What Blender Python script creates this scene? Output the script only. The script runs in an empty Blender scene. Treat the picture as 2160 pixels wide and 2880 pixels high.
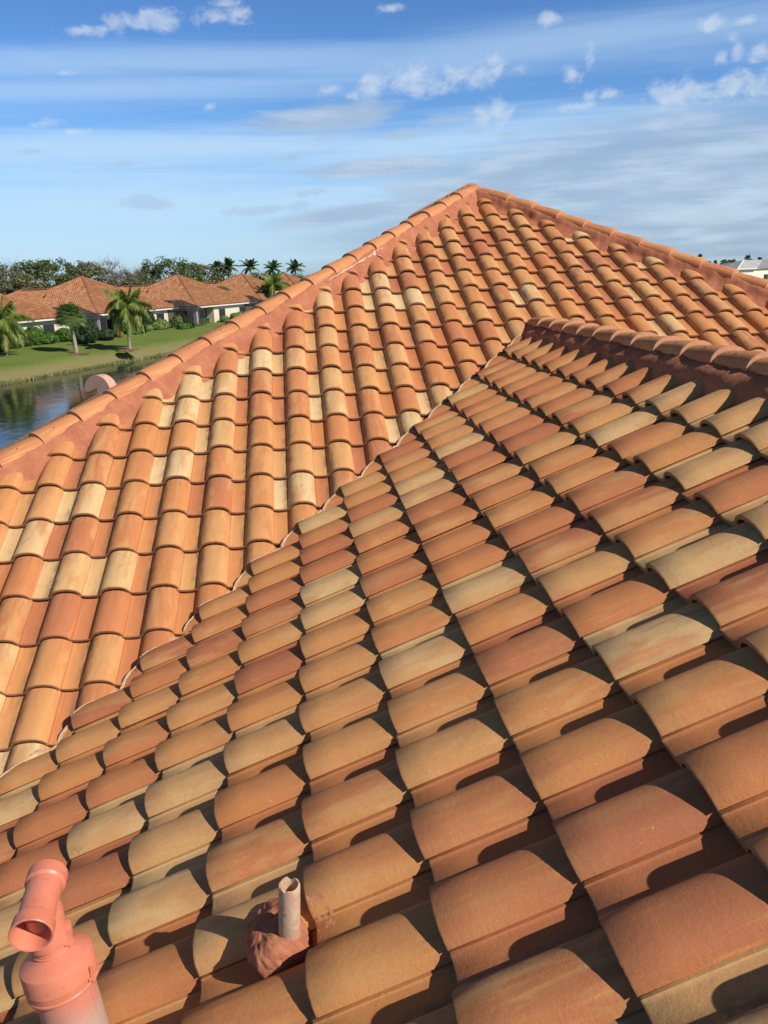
import bpy, bmesh, math, random
import numpy as np
from mathutils import Vector, Matrix, noise as mnoise
random.seed(7); np.random.seed(7)
C = bpy.context.scene.collection
sc = bpy.context.scene

# ------------------------------------------------------------------ camera, light, sky
H = 6.3                                   # eye height above the lawn
FPX, PIT, ROLL, TH, PH = 2211.973625, 0.294847, -0.0309942, 0.459383, 0.0979187
cp_, sp_ = math.cos(PIT), math.sin(PIT)
fw = np.array([0, cp_, -sp_]); rt = np.array([1., 0, 0]); up = np.cross(rt, fw)
rt, up = math.cos(ROLL)*rt + math.sin(ROLL)*up, -math.sin(ROLL)*rt + math.cos(ROLL)*up
Rw = np.array([[math.cos(PH), math.sin(PH), 0], [-math.sin(PH), math.cos(PH), 0], [0, 0, 1.]])
fw, rt, up = Rw@fw, Rw@rt, Rw@up
cam_d = bpy.data.cameras.new("camera"); cam = bpy.data.objects.new("camera", cam_d); C.objects.link(cam)
cam_d.sensor_fit = 'VERTICAL'; cam_d.sensor_height = 24; cam_d.lens = FPX/2880*24
cam_d.clip_start = 0.05; cam_d.clip_end = 6000
M4 = Matrix.Identity(4)
for i in range(3):
    M4[i][0] = rt[i]; M4[i][1] = up[i]; M4[i][2] = -fw[i]
M4[2][3] = H
cam.matrix_world = M4
sc.camera = cam

KX, KY = 2.85, 1.6                          # sun height over the wing slope
SUN = np.array([-.443+.896*KX, -KY, .896+.443*KX]); SUN /= np.linalg.norm(SUN)
sun_el = math.asin(SUN[2]); sun_rot = math.atan2(SUN[0], SUN[1])
sd = bpy.data.lights.new("sun", 'SUN'); sd.energy = 4.55; sd.angle = math.radians(0.5); sd.color = (1, .91, .83)
so = bpy.data.objects.new("sun", sd); C.objects.link(so)
so.rotation_euler = Vector(SUN).to_track_quat('Z', 'Y').to_euler(); so.location = (30, -20, 40)
sc.view_settings.view_transform = 'Standard'; sc.view_settings.look = 'None'
sc.view_settings.exposure = 0.24; sc.view_settings.gamma = 1.0


def pdir(x, y):
    d = fw + rt*(x-1080)/FPX - up*(y-1440)/FPX
    return d/np.linalg.norm(d)


class NT:
    """small node-tree helper"""
    def __init__(s, nt): s.nt = nt; s.n = nt.nodes; s.l = nt.links
    def new(s, t, **k):
        o = s.n.new(t)
        for a, v in k.items(): setattr(o, a, v)
        return o
    def set(s, sock, v):
        if isinstance(v, bpy.types.NodeSocket): s.l.new(v, sock)
        else: sock.default_value = v
    def math(s, op, a, b=0.5, c=0.5, clamp=False):
        o = s.new('ShaderNodeMath', operation=op, use_clamp=clamp)
        s.set(o.inputs[0], a); s.set(o.inputs[1], b); s.set(o.inputs[2], c); return o.outputs[0]
    def vmath(s, op, a, b=(0, 0, 0)):
        o = s.new('ShaderNodeVectorMath', operation=op); s.set(o.inputs[0], a); s.set(o.inputs[1], b)
        return o.outputs['Value'] if op in ('DOT_PRODUCT', 'LENGTH') else o.outputs[0]
    def mix(s, f, a, b, bt='MIX'):
        o = s.new('ShaderNodeMix', data_type='RGBA', blend_type=bt); s.set(o.inputs[0], f)
        s.set(o.inputs[6], a if isinstance(a, bpy.types.NodeSocket) else (*a[:3], 1))
        s.set(o.inputs[7], b if isinstance(b, bpy.types.NodeSocket) else (*b[:3], 1)); return o.outputs[2]
    def noise(s, vec, scale, detail=3, rough=.55, dist=0.):
        o = s.new('ShaderNodeTexNoise'); s.set(o.inputs['Vector'], vec)
        o.inputs['Scale'].default_value = scale; o.inputs['Detail'].default_value = detail
        o.inputs['Roughness'].default_value = rough; o.inputs['Distortion'].default_value = dist
        return o.outputs['Fac']
    def ss(s, x, a, b):
        o = s.new('ShaderNodeMapRange', interpolation_type='SMOOTHSTEP'); s.set(o.inputs[0], x)
        s.set(o.inputs[1], a); s.set(o.inputs[2], b); return o.outputs[0]
    def ramp(s, f, stops):
        o = s.new('ShaderNodeValToRGB'); s.set(o.inputs[0], f); e = o.color_ramp.elements
        while len(e) < len(stops): e.new(.5)
        for k, (p, c) in zip(e, stops): k.position = p; k.color = (*c, 1)
        return o.outputs[0]
    def scale(s, vec, sc_):
        o = s.new('ShaderNodeMapping'); s.set(o.inputs[0], vec); o.inputs['Scale'].default_value = sc_; return o.outputs[0]
    def xyz(s, v):
        o = s.new('ShaderNodeSeparateXYZ'); s.set(o.inputs[0], v); return o.outputs
    def comb(s, x, y, z):
        o = s.new('ShaderNodeCombineXYZ')
        for i, v in enumerate((x, y, z)): s.set(o.inputs[i], v)
        return o.outputs[0]


w = bpy.data.worlds.new("World"); sc.world = w; w.use_nodes = True
T = NT(w.node_tree); T.n.clear()
sky = T.new('ShaderNodeTexSky', sky_type='NISHITA', sun_disc=False, sun_elevation=sun_el, sun_rotation=sun_rot)
sky.altitude = 0; sky.air_density = 1.0; sky.dust_density = .6; sky.ozone_density = 3.0
D = T.new('ShaderNodeTexCoord').outputs['Generated']
dx, dy, dz = T.xyz(D)
zc = T.math('MAXIMUM', dz, .012)
zp = T.math('ADD', zc, .09)
layer = T.comb(T.math('DIVIDE', dx, zp), T.math('DIVIDE', dy, zp), 0.)       # cloud deck seen in perspective
lowf = T.ss(dz, .62, .22)
skyc = T.mix(1.0, sky.outputs[0], T.mix(lowf, (.40, .39, .38), T.mix(T.ss(dz, .30, .02), (.78, 1.20, 1.74), (1.0, 1.42, 1.88))), 'MULTIPLY')
nbig = T.noise(layer, 1.3, 6, .6, .4)
nmid = T.noise(T.scale(D, (1., 1., 1.35)), 30, 8, .66, .35)
nfine = T.noise(D, 60, 5, .6, .2)
st = T.scale(D, (1.5, 1.5, 34.0)); nstreak = T.noise(st, 2.2, 6, .6, .6)
st2 = T.scale(D, (6.0, 6.0, 44.0)); nstreak2 = T.noise(st2, 1.2, 8, .58, .18)


def blob(x, y, sx, sy, ang=0.):
    """soft patch of the sky around a fixed compass bearing and height, sizes in degrees-like units"""
    c = pdir(x, y); r = np.cross(c, [0, 0, 1.]); r /= np.linalg.norm(r); u = np.cross(r, c)
    a = math.radians(ang); r2 = math.cos(a)*r+math.sin(a)*u; u2 = -math.sin(a)*r+math.cos(a)*u
    A = T.math('MULTIPLY', T.vmath('DOT_PRODUCT', D, tuple(r2)), FPX/sx)
    B = T.math('MULTIPLY', T.vmath('DOT_PRODUCT', D, tuple(u2)), FPX/sy)
    return T.math('SUBTRACT', 1.0, T.math('SQRT', T.math('ADD', T.math('MULTIPLY', A, A), T.math('MULTIPLY', B, B))))


def maxall(L):
    o = L[0]
    for k in L[1:]: o = T.math('MAXIMUM', o, k)
    return o


WHITE = (9.6, 10.2, 10.9); GREYB = (4.5, 6.0, 8.1); PALE = (6.9, 9.4, 12.0)
col = skyc
# thin cirrus bands
ci = maxall([blob(500, 172, 1500, 46, 2), blob(300, 248, 900, 40, 3), blob(1500, 130, 1300, 60, 2)])
f = T.math('MULTIPLY', T.ss(T.math('ADD', ci, T.math('MULTIPLY', T.math('SUBTRACT', nstreak, .5), .9)), -.3, .95), .46)
col = T.mix(f, col, PALE)
ci = maxall([blob(350, 425, 1150, 60, 2), blob(1250, 400, 700, 60, 4), blob(300, 600, 1300, 150, 1), blob(900, 560, 700, 70, 2),
             blob(60, 700, 1500, 120, 0)])
f = T.math('MULTIPLY', T.ss(T.math('ADD', ci, T.math('MULTIPLY', T.math('SUBTRACT', nstreak, .5), 1.3)), -.35, .95), .74)
col = T.mix(f, col, PALE)
# grey altocumulus deck on the right, with brighter tears
dk = maxall([blob(1900, 470, 900, 170, 4), blob(1500, 520, 600, 130, 6), blob(2000, 640, 1200, 150, 2), blob(1250, 640, 520, 70, 4),
             blob(1000, 600, 330, 36, 6), blob(1080, 470, 300, 30, 2), blob(900, 330, 260, 42, 6)])
dm = T.ss(T.math('ADD', dk, T.math('MULTIPLY', T.math('SUBTRACT', nstreak2, .5), 1.25)), .0, .6)
dcol = T.mix(T.ss(nstreak2, .38, .72), GREYB, (7.2, 8.7, 10.4))
col = T.mix(T.math('MULTIPLY', dm, .80), col, dcol)
# small cumulus puffs
cu = [(345, 62, 50, 26), (395, 66, 40, 22), (450, 58, 60, 26), (430, 44, 40, 16), (610, 46, 75, 25), (680, 34, 36, 18), (640, 10, 50, 12), (245, 85, 70, 14),
      (110, 348, 70, 13), (220, 370, 40, 13), (180, 205, 26, 10), (1050, 238, 60, 36), (1160, 228, 100, 46), (1265, 215, 44, 42), (1215, 232, 50, 30), (1350, 215, 50, 34), (1400, 190, 44, 30),
      (1460, 195, 40, 24), (1610, 205, 34, 30), (1660, 165, 22, 34), (935, 250, 44, 18), (990, 270, 30, 16),
      (1400, 318, 75, 42), (1360, 330, 50, 36), (1660, 268, 24, 18), (1720, 262, 40, 20), (1640, 300, 60, 18), (1870, 262, 70, 36), (1950, 258, 60, 28), (1900, 275, 80, 28),
      (2065, 240, 55, 40), (2140, 240, 70, 44), (2030, 165, 20, 24), (2075, 140, 26, 32), (2140, 145, 44, 26), (2000, 70, 36, 20), (2060, 108, 24, 14), (2100, 55, 28, 14), (1530, 55, 34, 20), (1100, 22, 40, 12), (590, 300, 24, 12)]
cm = maxall([blob(x, y, 1.2*a, 1.2*b, 5) for x, y, a, b in cu])
cd = T.math('ADD', cm, T.math('MULTIPLY', T.math('SUBTRACT', nmid, .5), 3.1))
cf = T.ss(cd, .12, 1.05)
ccol = T.mix(T.ss(nfine, .35, .65), (7.4, 8.8, 10.6), WHITE)
col = T.mix(T.math('MULTIPLY', cf, .56), col, ccol)
gp = [(960, 340, 130, 34), (870, 350, 90, 24), (1010, 310, 60, 30), (400, 568, 60, 16), (430, 580, 40, 10), (1250, 335, 60, 16), (1130, 378, 70, 14), (1340, 366, 40, 12), (95, 425, 30, 9), (330, 463, 60, 8), (1450, 380, 50, 16), (880, 540, 60, 10), (760, 588, 120, 12), (800, 445, 50, 9)]
gm = maxall([blob(x, y, 1.5*a, 1.5*b, 4) for x, y, a, b in gp])
gf = T.ss(T.math('ADD', gm, T.math('MULTIPLY', T.math('SUBTRACT', nmid, .5), 2.2)), .15, .8)
col = T.mix(T.math('MULTIPLY', gf, .55), col, (5.2, 6.9, 9.2))
bg = T.new('ShaderNodeBackground'); T.set(bg.inputs[0], col); bg.inputs[1].default_value = .068
T.l.new(bg.outputs[0], T.new('ShaderNodeOutputWorld').inputs[0])

# ------------------------------------------------------------------ helpers
def mat(name, rough=.7):
    m = bpy.data.materials.new(name); m.use_nodes = True
    t = NT(m.node_tree); b = t.n['Principled BSDF']; b.inputs['Roughness'].default_value = rough
    return m, t, b


def flat(name, c, rough=.6, var=.12, scale=8., metal=0., bump=0., bscale=60.):
    m, t, b = mat(name, rough); co = t.new('ShaderNodeTexCoord').outputs['Object']
    n = t.noise(co, scale, 5, .6)
    t.set(b.inputs['Base Color'], t.mix(t.ss(n, .25, .75), tuple(k*(1-var) for k in c), tuple(min(1, k*(1+var)) for k in c)))
    b.inputs['Metallic'].default_value = metal
    if bump:
        bp = t.new('ShaderNodeBump'); bp.inputs['Strength'].default_value = bump; bp.inputs['Distance'].default_value = .01
        t.set(bp.inputs['Height'], t.noise(co, bscale, 4)); t.l.new(bp.outputs[0], b.inputs['Normal'])
    return m


def link(name, me, parent=None, mats=()):
    o = bpy.data.objects.new(name, me); C.objects.link(o)
    for m in mats: me.materials.append(m)
    if parent is not None: o.parent = parent
    return o


def pyd(name, V, F, mats=(), parent=None, smooth=False, sharp=None, mi=None, attrs=None):
    me = bpy.data.meshes.new(name); me.from_pydata([tuple(v) for v in V], [], [tuple(f) for f in F])
    for m in mats: me.materials.append(m)
    if mi is not None: me.polygons.foreach_set('material_index', np.array(mi, dtype=np.int32))
    if smooth: me.polygons.foreach_set('use_smooth', np.ones(len(F), dtype=bool))
    for an, (dom, ty, data) in (attrs or {}).items():
        a = me.attributes.new(an, ty, dom)
        a.data.foreach_set('color' if 'COLOR' in ty else ('vector' if 'VECTOR' in ty else 'value'), np.array(data, dtype=np.float32).ravel())
    me.update()
    if smooth and sharp: me.set_sharp_from_angle(angle=math.radians(sharp))
    o = bpy.data.objects.new(name, me); C.objects.link(o)
    if parent is not None: o.parent = parent
    return o


def tag(o, label=None, cat=None, group=None, kind=None):
    if label: o['label'] = label
    if cat: o['category'] = cat
    if group: o['group'] = group
    if kind: o['kind'] = kind
    return o


def empty(name, loc=(0, 0, 0), rz=0., label=None, cat=None, group=None):
    o = bpy.data.objects.new(name, None); C.objects.link(o); o.location = loc; o.rotation_euler = (0, 0, rz)
    o.empty_display_size = .2
    return tag(o, label, cat, group)


class MB:
    def __init__(s): s.V = []; s.F = []; s.MI = []
    def add(s, V, F, mi=0):
        b = len(s.V); s.V += [tuple(v) for v in V]; s.F += [tuple(i+b for i in f) for f in F]; s.MI += [mi]*len(F)
    def box(s, a, b, mi=0):
        x0, y0, z0 = a; x1, y1, z1 = b
        V = [(x0, y0, z0), (x1, y0, z0), (x1, y1, z0), (x0, y1, z0), (x0, y0, z1), (x1, y0, z1), (x1, y1, z1), (x0, y1, z1)]
        s.add(V, [(0, 3, 2, 1), (4, 5, 6, 7), (0, 1, 5, 4), (1, 2, 6, 5), (2, 3, 7, 6), (3, 0, 4, 7)], mi)
    def bar(s, p, q, r, mi=0, n=6, r2=None, cap=True):
        p, q = Vector(p), Vector(q); d = (q-p).normalized(); a = d.orthogonal().normalized(); b = d.cross(a); r2 = r if r2 is None else r2
        V = []
        for c, rr in ((p, r), (q, r2)):
            for i in range(n):
                t = 2*math.pi*(i+.5)/n; V.append(c+a*math.cos(t)*rr+b*math.sin(t)*rr)
        F = [(i, (i+1) % n, n+(i+1) % n, n+i) for i in range(n)]
        if cap: F += [tuple(range(n-1, -1, -1)), tuple(range(n, 2*n))]
        s.add(V, F, mi)
    def tube(s, pts, rad, n=10, mi=0, cap=True):
        pts = [Vector(p) for p in pts]; b0 = None; V = []; m = len(pts)
        for k, p in enumerate(pts):
            d = (pts[min(k+1, m-1)]-pts[max(k-1, 0)]).normalized()
            a = d.orthogonal().normalized() if b0 is None else (b0-d*b0.dot(d)).normalized(); b0 = a; b = d.cross(a)
            r = rad[k] if hasattr(rad, '__len__') else rad
            for i in range(n):
                t = 2*math.pi*i/n; V.append(p+a*math.cos(t)*r+b*math.sin(t)*r)
        F = [(k*n+i, k*n+(i+1) % n, (k+1)*n+(i+1) % n, (k+1)*n+i) for k in range(m-1) for i in range(n)]
        if cap: F += [tuple(range(n-1, -1, -1)), tuple(range((m-1)*n, m*n))]
        s.add(V, F, mi)
    def lathe(s, prof, n=32, Mx=None, mi=0, cap=False):
        V = []
        for r, z in prof:
            for i in range(n):
                t = 2*math.pi*i/n; v = Vector((r*math.cos(t), r*math.sin(t), z)); V.append(Mx@v if Mx else v)
        m = len(prof)
        F = [(k*n+i, k*n+(i+1) % n, (k+1)*n+(i+1) % n, (k+1)*n+i) for k in range(m-1) for i in range(n)]
        if cap: F += [tuple(range(n-1, -1, -1)), tuple(range((m-1)*n, m*n))]
        s.add(V, F, mi)
    def build(s, name, mats, parent=None, smooth=False, sharp=35):
        return pyd(name, s.V, s.F, mats if isinstance(mats, (list, tuple)) else [mats], parent, smooth, sharp, s.MI)


def nz(x, y=0., z=0.): return mnoise.noise(Vector((x, y, z)))

# ------------------------------------------------------------------ materials of the near roof
def tile_material():
    m, t, b = mat('clay_tile', .82)
    at = t.new('ShaderNodeAttribute', attribute_name='tr'); s = t.new('ShaderNodeSeparateColor'); t.set(s.inputs[0], at.outputs['Color'])
    r1, r2, xl = s.outputs[0], s.outputs[1], s.outputs[2]; yl = at.outputs['Alpha']
    vec = t.comb(t.math('ADD', xl, t.math('MULTIPLY', r1, 37.)), yl, t.math('MULTIPLY', r2, 53.))
    base = t.ramp(r1, [(.0, (.39, .140, .066)), (.22, (.45, .168, .070)), (.42, (.495, .202, .074)), (.64, (.52, .235, .084)), (.80, (.53, .278, .110)), (.88, (.55, .36, .165)), (1., (.60, .45, .235))])
    # streaks run down the slope; blotches of the pale and the brown slurry coat
    sv = t.scale(vec, (26., 5., 26.)); n1 = t.noise(sv, 1.0, 5, .62, .5)
    n2 = t.noise(t.scale(vec, (14., 7., 14.)), 1.0, 5, .6, .8)
    nl = t.noise(t.scale(vec, (11., 1.8, 11.)), 1.0, 3, .55, .3)
    base = t.mix(t.math('MULTIPLY', t.ss(nl, .46, .60), t.math('MULTIPLY', t.ss(xl, .09, .13), t.math('MULTIPLY', t.ss(r2, .15, .6), .8))), base, (.51, .272, .108))
    base = t.mix(t.math('MULTIPLY', t.ss(nl, .46, .34), t.math('MULTIPLY', t.ss(xl, .09, .13), t.math('MULTIPLY', t.ss(r2, .75, .3), .6))), base, (.42, .155, .072))
    barrel = t.ss(xl, .108, .122)
    pale = t.math('MULTIPLY', t.math('MULTIPLY', t.ss(n1, .47, .72), t.ss(r2, .25, .9)), t.math('ADD', .25, t.math('MULTIPLY', barrel, .65)))
    c = t.mix(t.math('MULTIPLY', pale, .62), base, (.57, .345, .145))
    red = t.math('MULTIPLY', t.ss(n2, .50, .70), t.math('SUBTRACT', .75, t.math('MULTIPLY', r2, .45)))
    c = t.mix(t.math('MULTIPLY', red, .75), c, (.45, .175, .075))
    n3 = t.noise(t.scale(vec, (60., 4., 60.)), 1.0, 4, .6, .3)
    orange = t.math('MULTIPLY', t.ss(n3, .56, .75), t.math('MULTIPLY', barrel, .55)); c = t.mix(orange, c, (.62, .27, .075))
    # grey weathering that gathers on the left flank of some barrels and beside the pan
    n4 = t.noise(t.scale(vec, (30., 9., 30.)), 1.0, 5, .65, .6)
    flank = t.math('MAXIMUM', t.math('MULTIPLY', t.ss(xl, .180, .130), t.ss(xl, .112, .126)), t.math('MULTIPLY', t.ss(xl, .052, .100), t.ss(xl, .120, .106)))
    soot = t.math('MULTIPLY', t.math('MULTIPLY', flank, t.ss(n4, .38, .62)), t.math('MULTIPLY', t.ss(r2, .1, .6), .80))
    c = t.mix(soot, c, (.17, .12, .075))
    g = t.noise(vec, 230., 5, .8); c = t.mix(t.math('MULTIPLY', t.ss(g, .36, .70), .40), c, t.mix(1., c, (1.45, 1.45, 1.45), 'MULTIPLY'))
    g2 = t.noise(t.scale(vec, (1., 1., 1.)), 330., 4, .75); c = t.mix(t.math('MULTIPLY', t.ss(g2, .55, .72), .26), c, t.mix(1., c, (.5, .48, .45), 'MULTIPLY'))
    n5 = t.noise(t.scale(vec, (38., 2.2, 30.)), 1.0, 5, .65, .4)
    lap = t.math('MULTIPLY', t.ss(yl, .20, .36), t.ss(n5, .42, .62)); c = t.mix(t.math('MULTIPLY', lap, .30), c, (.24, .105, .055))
    n6 = t.noise(t.scale(vec, (22., 16., 22.)), 1.0, 6, .7, .8); c = t.mix(t.math('MULTIPLY', t.ss(n6, .60, .72), t.math('MULTIPLY', r2, .5)), c, (.30, .14, .07))
    # darker brown along the butt edge
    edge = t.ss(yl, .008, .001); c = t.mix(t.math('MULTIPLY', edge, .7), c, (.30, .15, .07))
    sp = t.noise(vec, 150., 1, .5); c = t.mix(t.ss(sp, .80, .83), c, (.80, .62, .42))
    t.set(b.inputs['Base Color'], c)
    bp = t.new('ShaderNodeBump'); bp.inputs['Strength'].default_value = .5; bp.inputs['Distance'].default_value = .002
    t.set(bp.inputs['Height'], t.math('ADD', t.noise(vec, 330., 4, .75), t.math('MULTIPLY', t.noise(vec, 60., 5, .65), 1.5))); t.l.new(bp.outputs[0], b.inputs['Normal'])
    b.inputs['Specular IOR Level'].default_value = .28
    return m


def ridge_material():
    m, t, b = mat('ridge_cap_clay', .8)
    at = t.new('ShaderNodeAttribute', attribute_name='tr'); s = t.new('ShaderNodeSeparateColor'); t.set(s.inputs[0], at.outputs['Color'])
    r1, xl, yl = s.outputs[0], s.outputs[2], at.outputs['Alpha']
    vec = t.comb(t.math('ADD', xl, t.math('MULTIPLY', r1, 31.)), yl, t.math('MULTIPLY', r1, 77.))
    base = t.ramp(r1, [(0., (.46, .175, .08)), (1., (.55, .23, .095))])
    n1 = t.noise(t.scale(vec, (48., 3.2, 20.)), 1., 5, .65, .6)
    c = t.mix(t.math('MULTIPLY', t.ss(n1, .47, .66), .8), base, (.62, .33, .12))
    n2 = t.noise(t.scale(vec, (70., 4., 20.)), 1., 5, .65, .6); c = t.mix(t.math('MULTIPLY', t.ss(n2, .56, .74), .55), c, (.28, .12, .05))
    g = t.noise(vec, 500., 3, .7); c = t.mix(t.math('MULTIPLY', t.ss(g, .4, .75), .25), c, t.mix(1., c, (1.4, 1.4, 1.4), 'MULTIPLY'))
    c = t.mix(t.math('MULTIPLY', t.ss(yl, .006, .001), .85), c, (.58, .33, .19))  # butt edge coloured paler so the crescents read as sunlit
    t.set(b.inputs['Base Color'], c)
    bp = t.new('ShaderNodeBump'); bp.inputs['Strength'].default_value = .5; bp.inputs['Distance'].default_value = .0016
    t.set(bp.inputs['Height'], t.noise(vec, 400., 4, .7)); t.l.new(bp.outputs[0], b.inputs['Normal'])
    b.inputs['Specular IOR Level'].default_value = .25
    return m


def mortar_material():
    m, t, b = mat('red_mortar', .9); co = t.new('ShaderNodeTexCoord').outputs['Object']
    n = t.noise(co, 7., 6, .65, .4); c = t.mix(t.ss(n, .3, .7), (.355, .125, .066), (.455, .175, .092))
    n = t.noise(co, 40., 5, .7); c = t.mix(t.math('MULTIPLY', t.ss(n, .54, .72), .55), c, (.56, .26, .15))
    n = t.noise(co, 2.1, 6, .7, .6); c = t.mix(t.math('MULTIPLY', t.ss(n, .50, .68), .55), c, (.30, .105, .055))
    n = t.noise(co, 3.2, 6, .7, 1.); c = t.mix(t.math('MULTIPLY', t.ss(n, .66, .74), .6), c, (.66, .40, .28))
    t.set(b.inputs['Base Color'], c)
    bp = t.new('ShaderNodeBump'); bp.inputs['Strength'].default_value = .6; bp.inputs['Distance'].default_value = .006
    t.set(bp.inputs['Height'], t.math('ADD', t.noise(co, 24., 5, .65), t.math('MULTIPLY', t.noise(co, 160., 4, .7), .4))); t.l.new(bp.outputs[0], b.inputs['Normal'])
    b.inputs['Specular IOR Level'].default_value = .2
    return m


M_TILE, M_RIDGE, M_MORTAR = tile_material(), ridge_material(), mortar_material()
M_CUT = flat('raw_cut_cement', (.74, .62, .44), .85, .15, 30., bump=.4, bscale=120.)
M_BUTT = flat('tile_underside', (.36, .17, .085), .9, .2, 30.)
M_FLASH = flat('valley_metal', (.62, .50, .36), .5, .15, 12.)
M_FASCIA = flat('white_fascia', (.78, .76, .70), .5, .05, 4.)
M_STUCCO = flat('cream_stucco', (.76, .70, .54), .9, .06, 3., bump=.3, bscale=90.)

# ------------------------------------------------------------------ the tiled roof under the camera
W, EXP, TL, THK, STEP = 0.3074579, 0.356, 0.425, 0.0165, 0.036
CREST = .0685
tT = math.tan(TH); sT, cT = math.sin(TH), math.cos(TH)
zA, zB = 2.04287779, 4.63404767                   # plane A at its crests: z = zA + t*y ; plane B at its notches: z = zB + t*x
AX, AY = 2.3225, 10.6225                            # hip apex
WX = 2.30                                         # wing ridge


PP = [(-.014, .007), (.0005, .0082), (.0085, .0082), (.0115, .0047), (.020, .003), (.040, .0006), (.060, .0), (.080, .001), (.097, .0032), (.1065, .0068), (.1120, .0135),
      (.1160, .0230), (.1235, .0350), (.1345, .0462), (.1490, .0560), (.1670, .0632), (.1880, .0675), (.2110, .0685), (.2340, .0672), (.2550, .0628), (.2730, .0552), (.2880, .0445), (.2985, .0320), (.3085, .0135)]


def profile(n):
    if n < 10: return [PP[i] for i in (0, 1, 3, 6, 8, 10, 12, 14, 16, 18, 20, 22, 23)]
    out = []
    for i in range(len(PP)-1):
        out.append(PP[i])
        if 4 <= i <= 21:                          # one smooth point between the given ones
            p0, p1, p2, p3 = PP[i-1], PP[i], PP[i+1], PP[min(i+2, len(PP)-1)]
            out.append(tuple(.5625*(b+c)-.0625*(a+d) for a, b, c, d in zip(p0, p1, p2, p3)))
    return out+[PP[-1]]


PROF_HI, PROF_LO = profile(18), profile(8)


def tile_geo(prof, seg):
    """closed S tile in its own frame: x along the course, y up the slope, z off the roof"""
    n = len(prof); V = []; F = []; K = []
    ys = [0.0, .0035]+[TL*(i/seg) for i in range(1, seg+1)]
    top = []
    for j, y in enumerate(ys):
        lift = STEP*(1-y/EXP) if y < EXP else STEP*(1-y/EXP)
        row = []
        for (x, h) in prof:
            hh = h+lift-(.0022 if j == 0 else 0.); row.append(len(V)); V.append((x, y, hh))
        top.append(row)
    bot = []
    for y in (0., TL):
        lift = STEP*(1-y/EXP); row = []
        for i, (x, h) in enumerate(prof):
            x2 = min(x, .3085) if i < n-1 else .3085
            # offset inwards along the section normal
            a = prof[max(i-1, 0)]; c = prof[min(i+1, n-1)]; tx, tz = c[0]-a[0], c[1]-a[1]; L = math.hypot(tx, tz)
            nx, nz_ = -tz/L, tx/L
            row.append(len(V)); V.append((x-nx*THK*.9, y, h+lift-nz_*THK-(.0006 if y == 0 else 0)))
        bot.append(row)
    for j in range(len(ys)-1):
        for i in range(n-1): F.append((top[j][i], top[j][i+1], top[j+1][i+1], top[j+1][i])); K.append(0)
    for i in range(n-1):
        F.append((top[0][i+1], top[0][i], bot[0][i], bot[0][i+1])); K.append(0)
        F.append((top[-1][i], top[-1][i+1], bot[1][i+1], bot[1][i])); K.append(2)
        F.append((bot[0][i+1], bot[0][i], bot[1][i], bot[1][i+1])); K.append(2)
    # side walls
    F.append(tuple([r[0] for r in top]+[bot[1][0], bot[0][0]])); K.append(2)
    F.append(tuple([r[-1] for r in reversed(top)]+[bot[0][-1], bot[1][-1]])); K.append(0)
    return np.array(V), F, K


GEO_HI = tile_geo(PROF_HI, 4); GEO_LO = tile_geo(PROF_LO, 1)


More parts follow.
